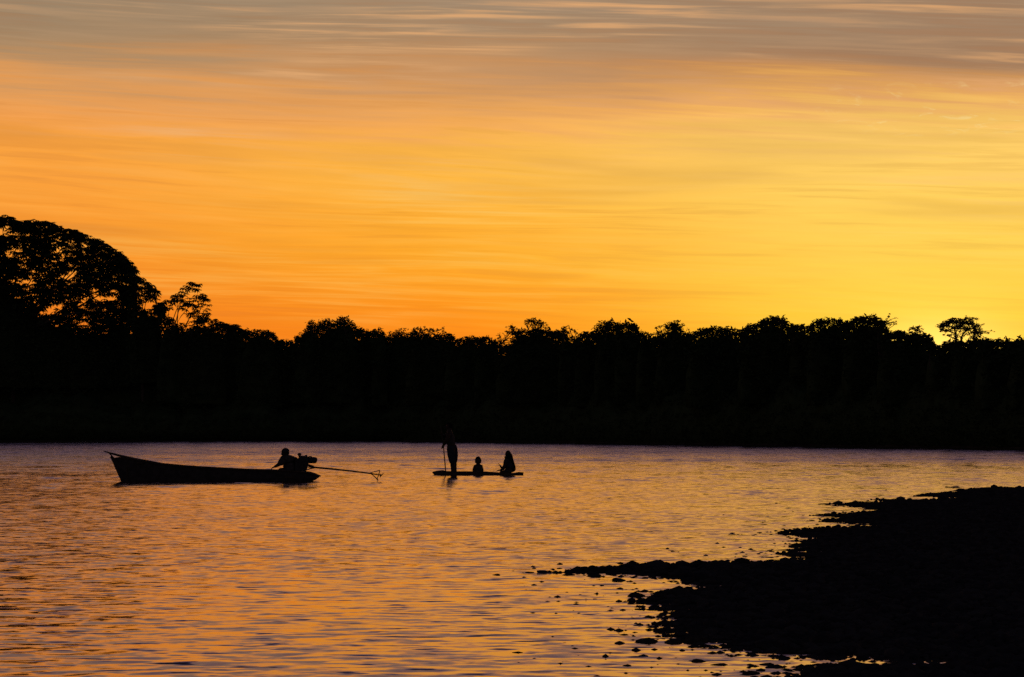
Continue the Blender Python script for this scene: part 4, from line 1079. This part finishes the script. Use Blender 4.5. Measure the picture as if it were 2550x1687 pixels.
# ------------------------------------------------------------------ dugout canoe with three people
def canoe():
    PY = 1183.5; REF = 1190.0
    g0 = ground(REF, PY); D = g0[1]; sc = F / D
    X = lambda px: (px - REF) / sc
    Z = lambda py: (PY - py) / sc
    root = empty('dugout_canoe', (g0[0], D, 0))
    tag(root, 'low narrow dugout canoe with blunt raised ends carrying three people', 'canoe')
    st = [(1076, 1176, 1079, 1180.5, .05, .04), (1082, 1174, 1084, 1188, .12, .09), (1090, 1172.6, 1092, 1190, .17, .12), (1103, 1171.4, 1104, 1191, .22, .16), (1110, 1173.8, 1112, 1192, .25, .18), (1150, 1174.6, 1150, 1192.5, .31, .23),
          (1190, 1174.4, 1190, 1192.5, .32, .24), (1215, 1175.2, 1215, 1192.5, .31, .23), (1240, 1177, 1240, 1192, .29, .21), (1265, 1178.6, 1265, 1191.5, .26, .18), (1280, 1178.2, 1280, 1190, .22, .15), (1291, 1176, 1290, 1188.5, .17, .12), (1303.6, 1176.8, 1303, 1186, .12, .09)]
    rings = []
    for i, (px, yt, pb, yb, ht, hb) in enumerate(st):
        xt, zt, xb, zb = X(px), Z(yt), X(pb), Z(yb); hm = ht * 1.04; zm = zt * .45 + zb * .55; xm = (xt + xb) / 2
        solid = i < 4 or i > 10; th = .035; zi = (zt - .012) if solid else zb + .045
        r = [(xt, -ht, zt), (xm, -hm, zm), (xb, -hb, zb + .02), (xb, 0, zb), (xb, hb, zb + .02), (xm, hm, zm), (xt, ht, zt), (xt, ht - th * .8, zt), (xb, max(hb - th, .01), zi), (xb, -max(hb - th, .01), zi), (xt, -ht + th * .8, zt)]
        rings.append(r)
    mb = MB(); mb.loft(rings); mb.build('hull', M_wood, root, bevel=0)
    for px in (1160, 1224):
        mb = MB(); mb.box((X(px), 0, Z(1176.6)), (.10, .60, .025)); mb.build('thwart', M_wood, root, bevel=.005)
    fl = Z(1192.5) + .05
    # ---- standing poler
    bx = X(1128)
    pr = empty('person', (g0[0] + bx, D, fl)); tag(pr, 'person standing in the canoe in baggy knee-length trousers, pushing it along with a pole', 'person', 'people in the dugout canoe')
    W = lambda px, y, py, *r: (X(px) - bx, y, Z(py) - fl, *r)
    J = dict(pelvis=W(1124.5, 0, 1115, .135, .12), spine=W(1123, 0, 1104, .12, .105), chest=W(1122, 0, 1090, .14, .11), neck_base=W(1120, 0, 1077, .075, .07), neck=W(1119, 0, 1072, .05),
             shoulder_l=W(1119, -.17, 1080, .058), elbow_l=W(1112, -.23, 1099, .044), wrist_l=W(1105.5, -.10, 1108, .029), hand_l=(W(1103, -.05, 1113)[:3], (0, .3, 1), (-1, .2, 0)),
             shoulder_r=W(1120, .17, 1080, .058), elbow_r=W(1107, .20, 1088, .044), wrist_r=W(1102.5, -.08, 1086, .029), hand_r=(W(1100, -.14, 1082)[:3], (0, 0, 1), (-1, 0, 0)),
             hip_l=W(1124, -.09, 1117, .10), knee_l=W(1127.3, -.10, 1149, .062), ankle_l=W(1128.6, -.10, 1185, .04), toe_l=W(1115, -.11, 1188),
             hip_r=W(1129, .09, 1117, .10), knee_r=W(1130.6, .10, 1149, .062), ankle_r=W(1133, .10, 1185, .04), toe_r=W(1120, .11, 1188))
    hc = W(1118, 0, 1063)[:3]
    body(J, pr, hc, -math.pi / 2, .1)
    garment('shirt', [[W(1124, 0, 1112, .145, .13), W(1122.5, 0, 1103, .14, .12), W(1122, 0, 1090, .165, .13), W(1120, 0, 1079, .09, .085)], [3, W(1119, -.16, 1081, .07), W(1114, -.20, 1091, .055)], [3, W(1120, .17, 1080, .078), W(1111, .20, 1087, .062)]], M_cloth2, pr)
    garment('trousers', [[W(1123, 0, 1106, .085, .09), W(1124.5, 0, 1112, .10, .12)], [1, W(1121.5, -.09, 1118, .108), W(1123.5, -.095, 1131, .112), W(1126, -.10, 1146, .098), W(1127, -.10, 1156, .085)], [1, W(1129.5, .09, 1118, .108), W(1131, .095, 1131, .112), W(1131, .10, 1146, .095), W(1130.6, .10, 1156, .082)]], M_cloth, pr)
    hair_cap(hc, 1.0, M_hair, pr, 0, -math.pi / 2)
    # the pole, held in both hands, its foot in the water on the far side
    pl = empty('pole', (g0[0] + X(1112), D + .36, -.3)); tag(pl, 'thin straight pole in the hands of the standing person, its foot in the water', 'pole')
    mb = MB(); a = Vector((0, 0, 0)); top = Vector((X(1098) - X(1112), -.56, Z(1062) + .3))
    mid = Vector((X(1104.5) - X(1112), -.40, Z(1112) + .3))
    mb.tube([a, mid * .5, mid, top], [.019, .018, .018, .016], 7); mb.build('shaft', M_wood, pl, True)
    # ---- child
    bx = X(1190.5)
    pr = empty('person', (g0[0] + bx, D, fl)); tag(pr, 'small short-haired child sitting low in the middle of the canoe', 'person', 'people in the dugout canoe')
    s = .78
    J = dict(pelvis=W(1190.5, .02, 1184, .11, .095), spine=W(1190.5, .02, 1176, .095, .08), chest=W(1190.5, .01, 1168, .11, .085), neck_base=W(1190.5, 0, 1160.3, .06), neck=W(1190.5, 0, 1157.4, .038),
             shoulder_l=W(1197.8, 0, 1162.4, .045), elbow_l=W(1201.5, -.04, 1171.5, .034), wrist_l=W(1199.5, -.13, 1178, .023), hand_l=(W(1197, -.19, 1178)[:3], (1, 0, 0), (0, 0, -1)),
             shoulder_r=W(1183.2, 0, 1162.4, .045), elbow_r=W(1179.6, -.04, 1171.5, .034), wrist_r=W(1181.5, -.13, 1178, .023), hand_r=(W(1184, -.19, 1178)[:3], (-1, 0, 0), (0, 0, -1)),
             hip_l=W(1194.5, 0, 1185.5, .06), knee_l=W(1202, -.14, 1180, .045), ankle_l=W(1188, -.18, 1187, .03), toe_l=W(1182, -.19, 1188.5),
             hip_r=W(1186.5, 0, 1185.5, .06), knee_r=W(1179, -.14, 1180, .045), ankle_r=W(1193, -.16, 1187, .03), toe_r=W(1199, -.17, 1188.5))
    hc = W(1190.7, 0, 1149.3)[:3]
    body(J, pr, hc, 0, .05, 1.15)
    garment('shirt', [[W(1190.5, .02, 1184, .125, .11), W(1190.5, .02, 1176, .12, .10), W(1190.5, .01, 1168, .13, .10), W(1190.5, 0, 1161.8, .07)], [3, W(1196.8, 0, 1163.5, .055), W(1200.4, -.03, 1172, .055)], [3, W(1184.2, 0, 1163.5, .055), W(1180.7, -.03, 1172, .055)]], M_cloth2, pr)
    hair_cap(hc, 1.2, M_hair, pr)
    # ---- woman
    bx = X(1268)
    pr = empty('person', (g0[0] + bx, D, fl)); tag(pr, 'long-haired woman sitting at the right end of the canoe, one hand raised', 'person', 'people in the dugout canoe')
    J = dict(pelvis=W(1269, 0, 1181, .14, .13), spine=W(1267, 0, 1168, .11, .10), chest=W(1265, 0, 1153, .12, .11), neck_base=W(1264.5, 0, 1144, .065), neck=W(1264.5, 0, 1140, .045),
             shoulder_l=W(1260, -.15, 1147.5, .05), elbow_l=W(1255.5, -.20, 1163, .038), wrist_l=W(1249, -.16, 1165.5, .026), hand_l=(W(1245.6, -.14, 1160)[:3], (0, .5, 0), (-.3, 0, .2)),
             shoulder_r=W(1263, .15, 1147.5, .05), elbow_r=W(1258, .19, 1164, .038), wrist_r=W(1248, .13, 1171, .026), hand_r=(W(1241, .11, 1172)[:3], (0, -1, .2), (0, 0, -1)),
             hip_l=W(1267, -.09, 1182, .085), knee_l=W(1245, -.14, 1176.5, .058), ankle_l=W(1258, -.02, 1186, .036), toe_l=W(1262, .06, 1188),
             hip_r=W(1267, .09, 1182, .085), knee_r=W(1246, .15, 1176, .058), ankle_r=W(1256, .05, 1186, .036), toe_r=W(1253, -.06, 1188))
    hc = W(1265.2, 0, 1131.2)[:3]
    body(J, pr, hc, -math.pi / 2 + .35, .05)
    garment('dress', [[W(1269, 0, 1181, .19, .17), W(1267.5, 0, 1168, .165, .14), W(1265, 0, 1154, .15, .13), W(1264.5, 0, 1145, .085)], [3, W(1260, -.145, 1148, .068), W(1257, -.18, 1157, .056)], [3, W(1263, .145, 1148, .068), W(1260, .17, 1157, .056)],
                      [0, W(1249, -.12, 1177.5, .08)], [0, W(1250, .13, 1177, .08)]], M_cloth, pr)
    garment('hair', [[(hc[0] + .005, 0, hc[2] + .035, .108), (hc[0] + .045, 0, hc[2] - .04, .098), W(1268.5, 0, 1143, .08, .11), W(1270.5, 0, 1155, .07, .12), W(1272.5, 0, 1167, .06, .12), W(1275, 0, 1178, .045, .09)],
                     [1, W(1262, -.085, 1137, .05), W(1262.5, -.10, 1145, .04)]], M_hair, pr)
canoe()
bpy.context.view_layer.update()
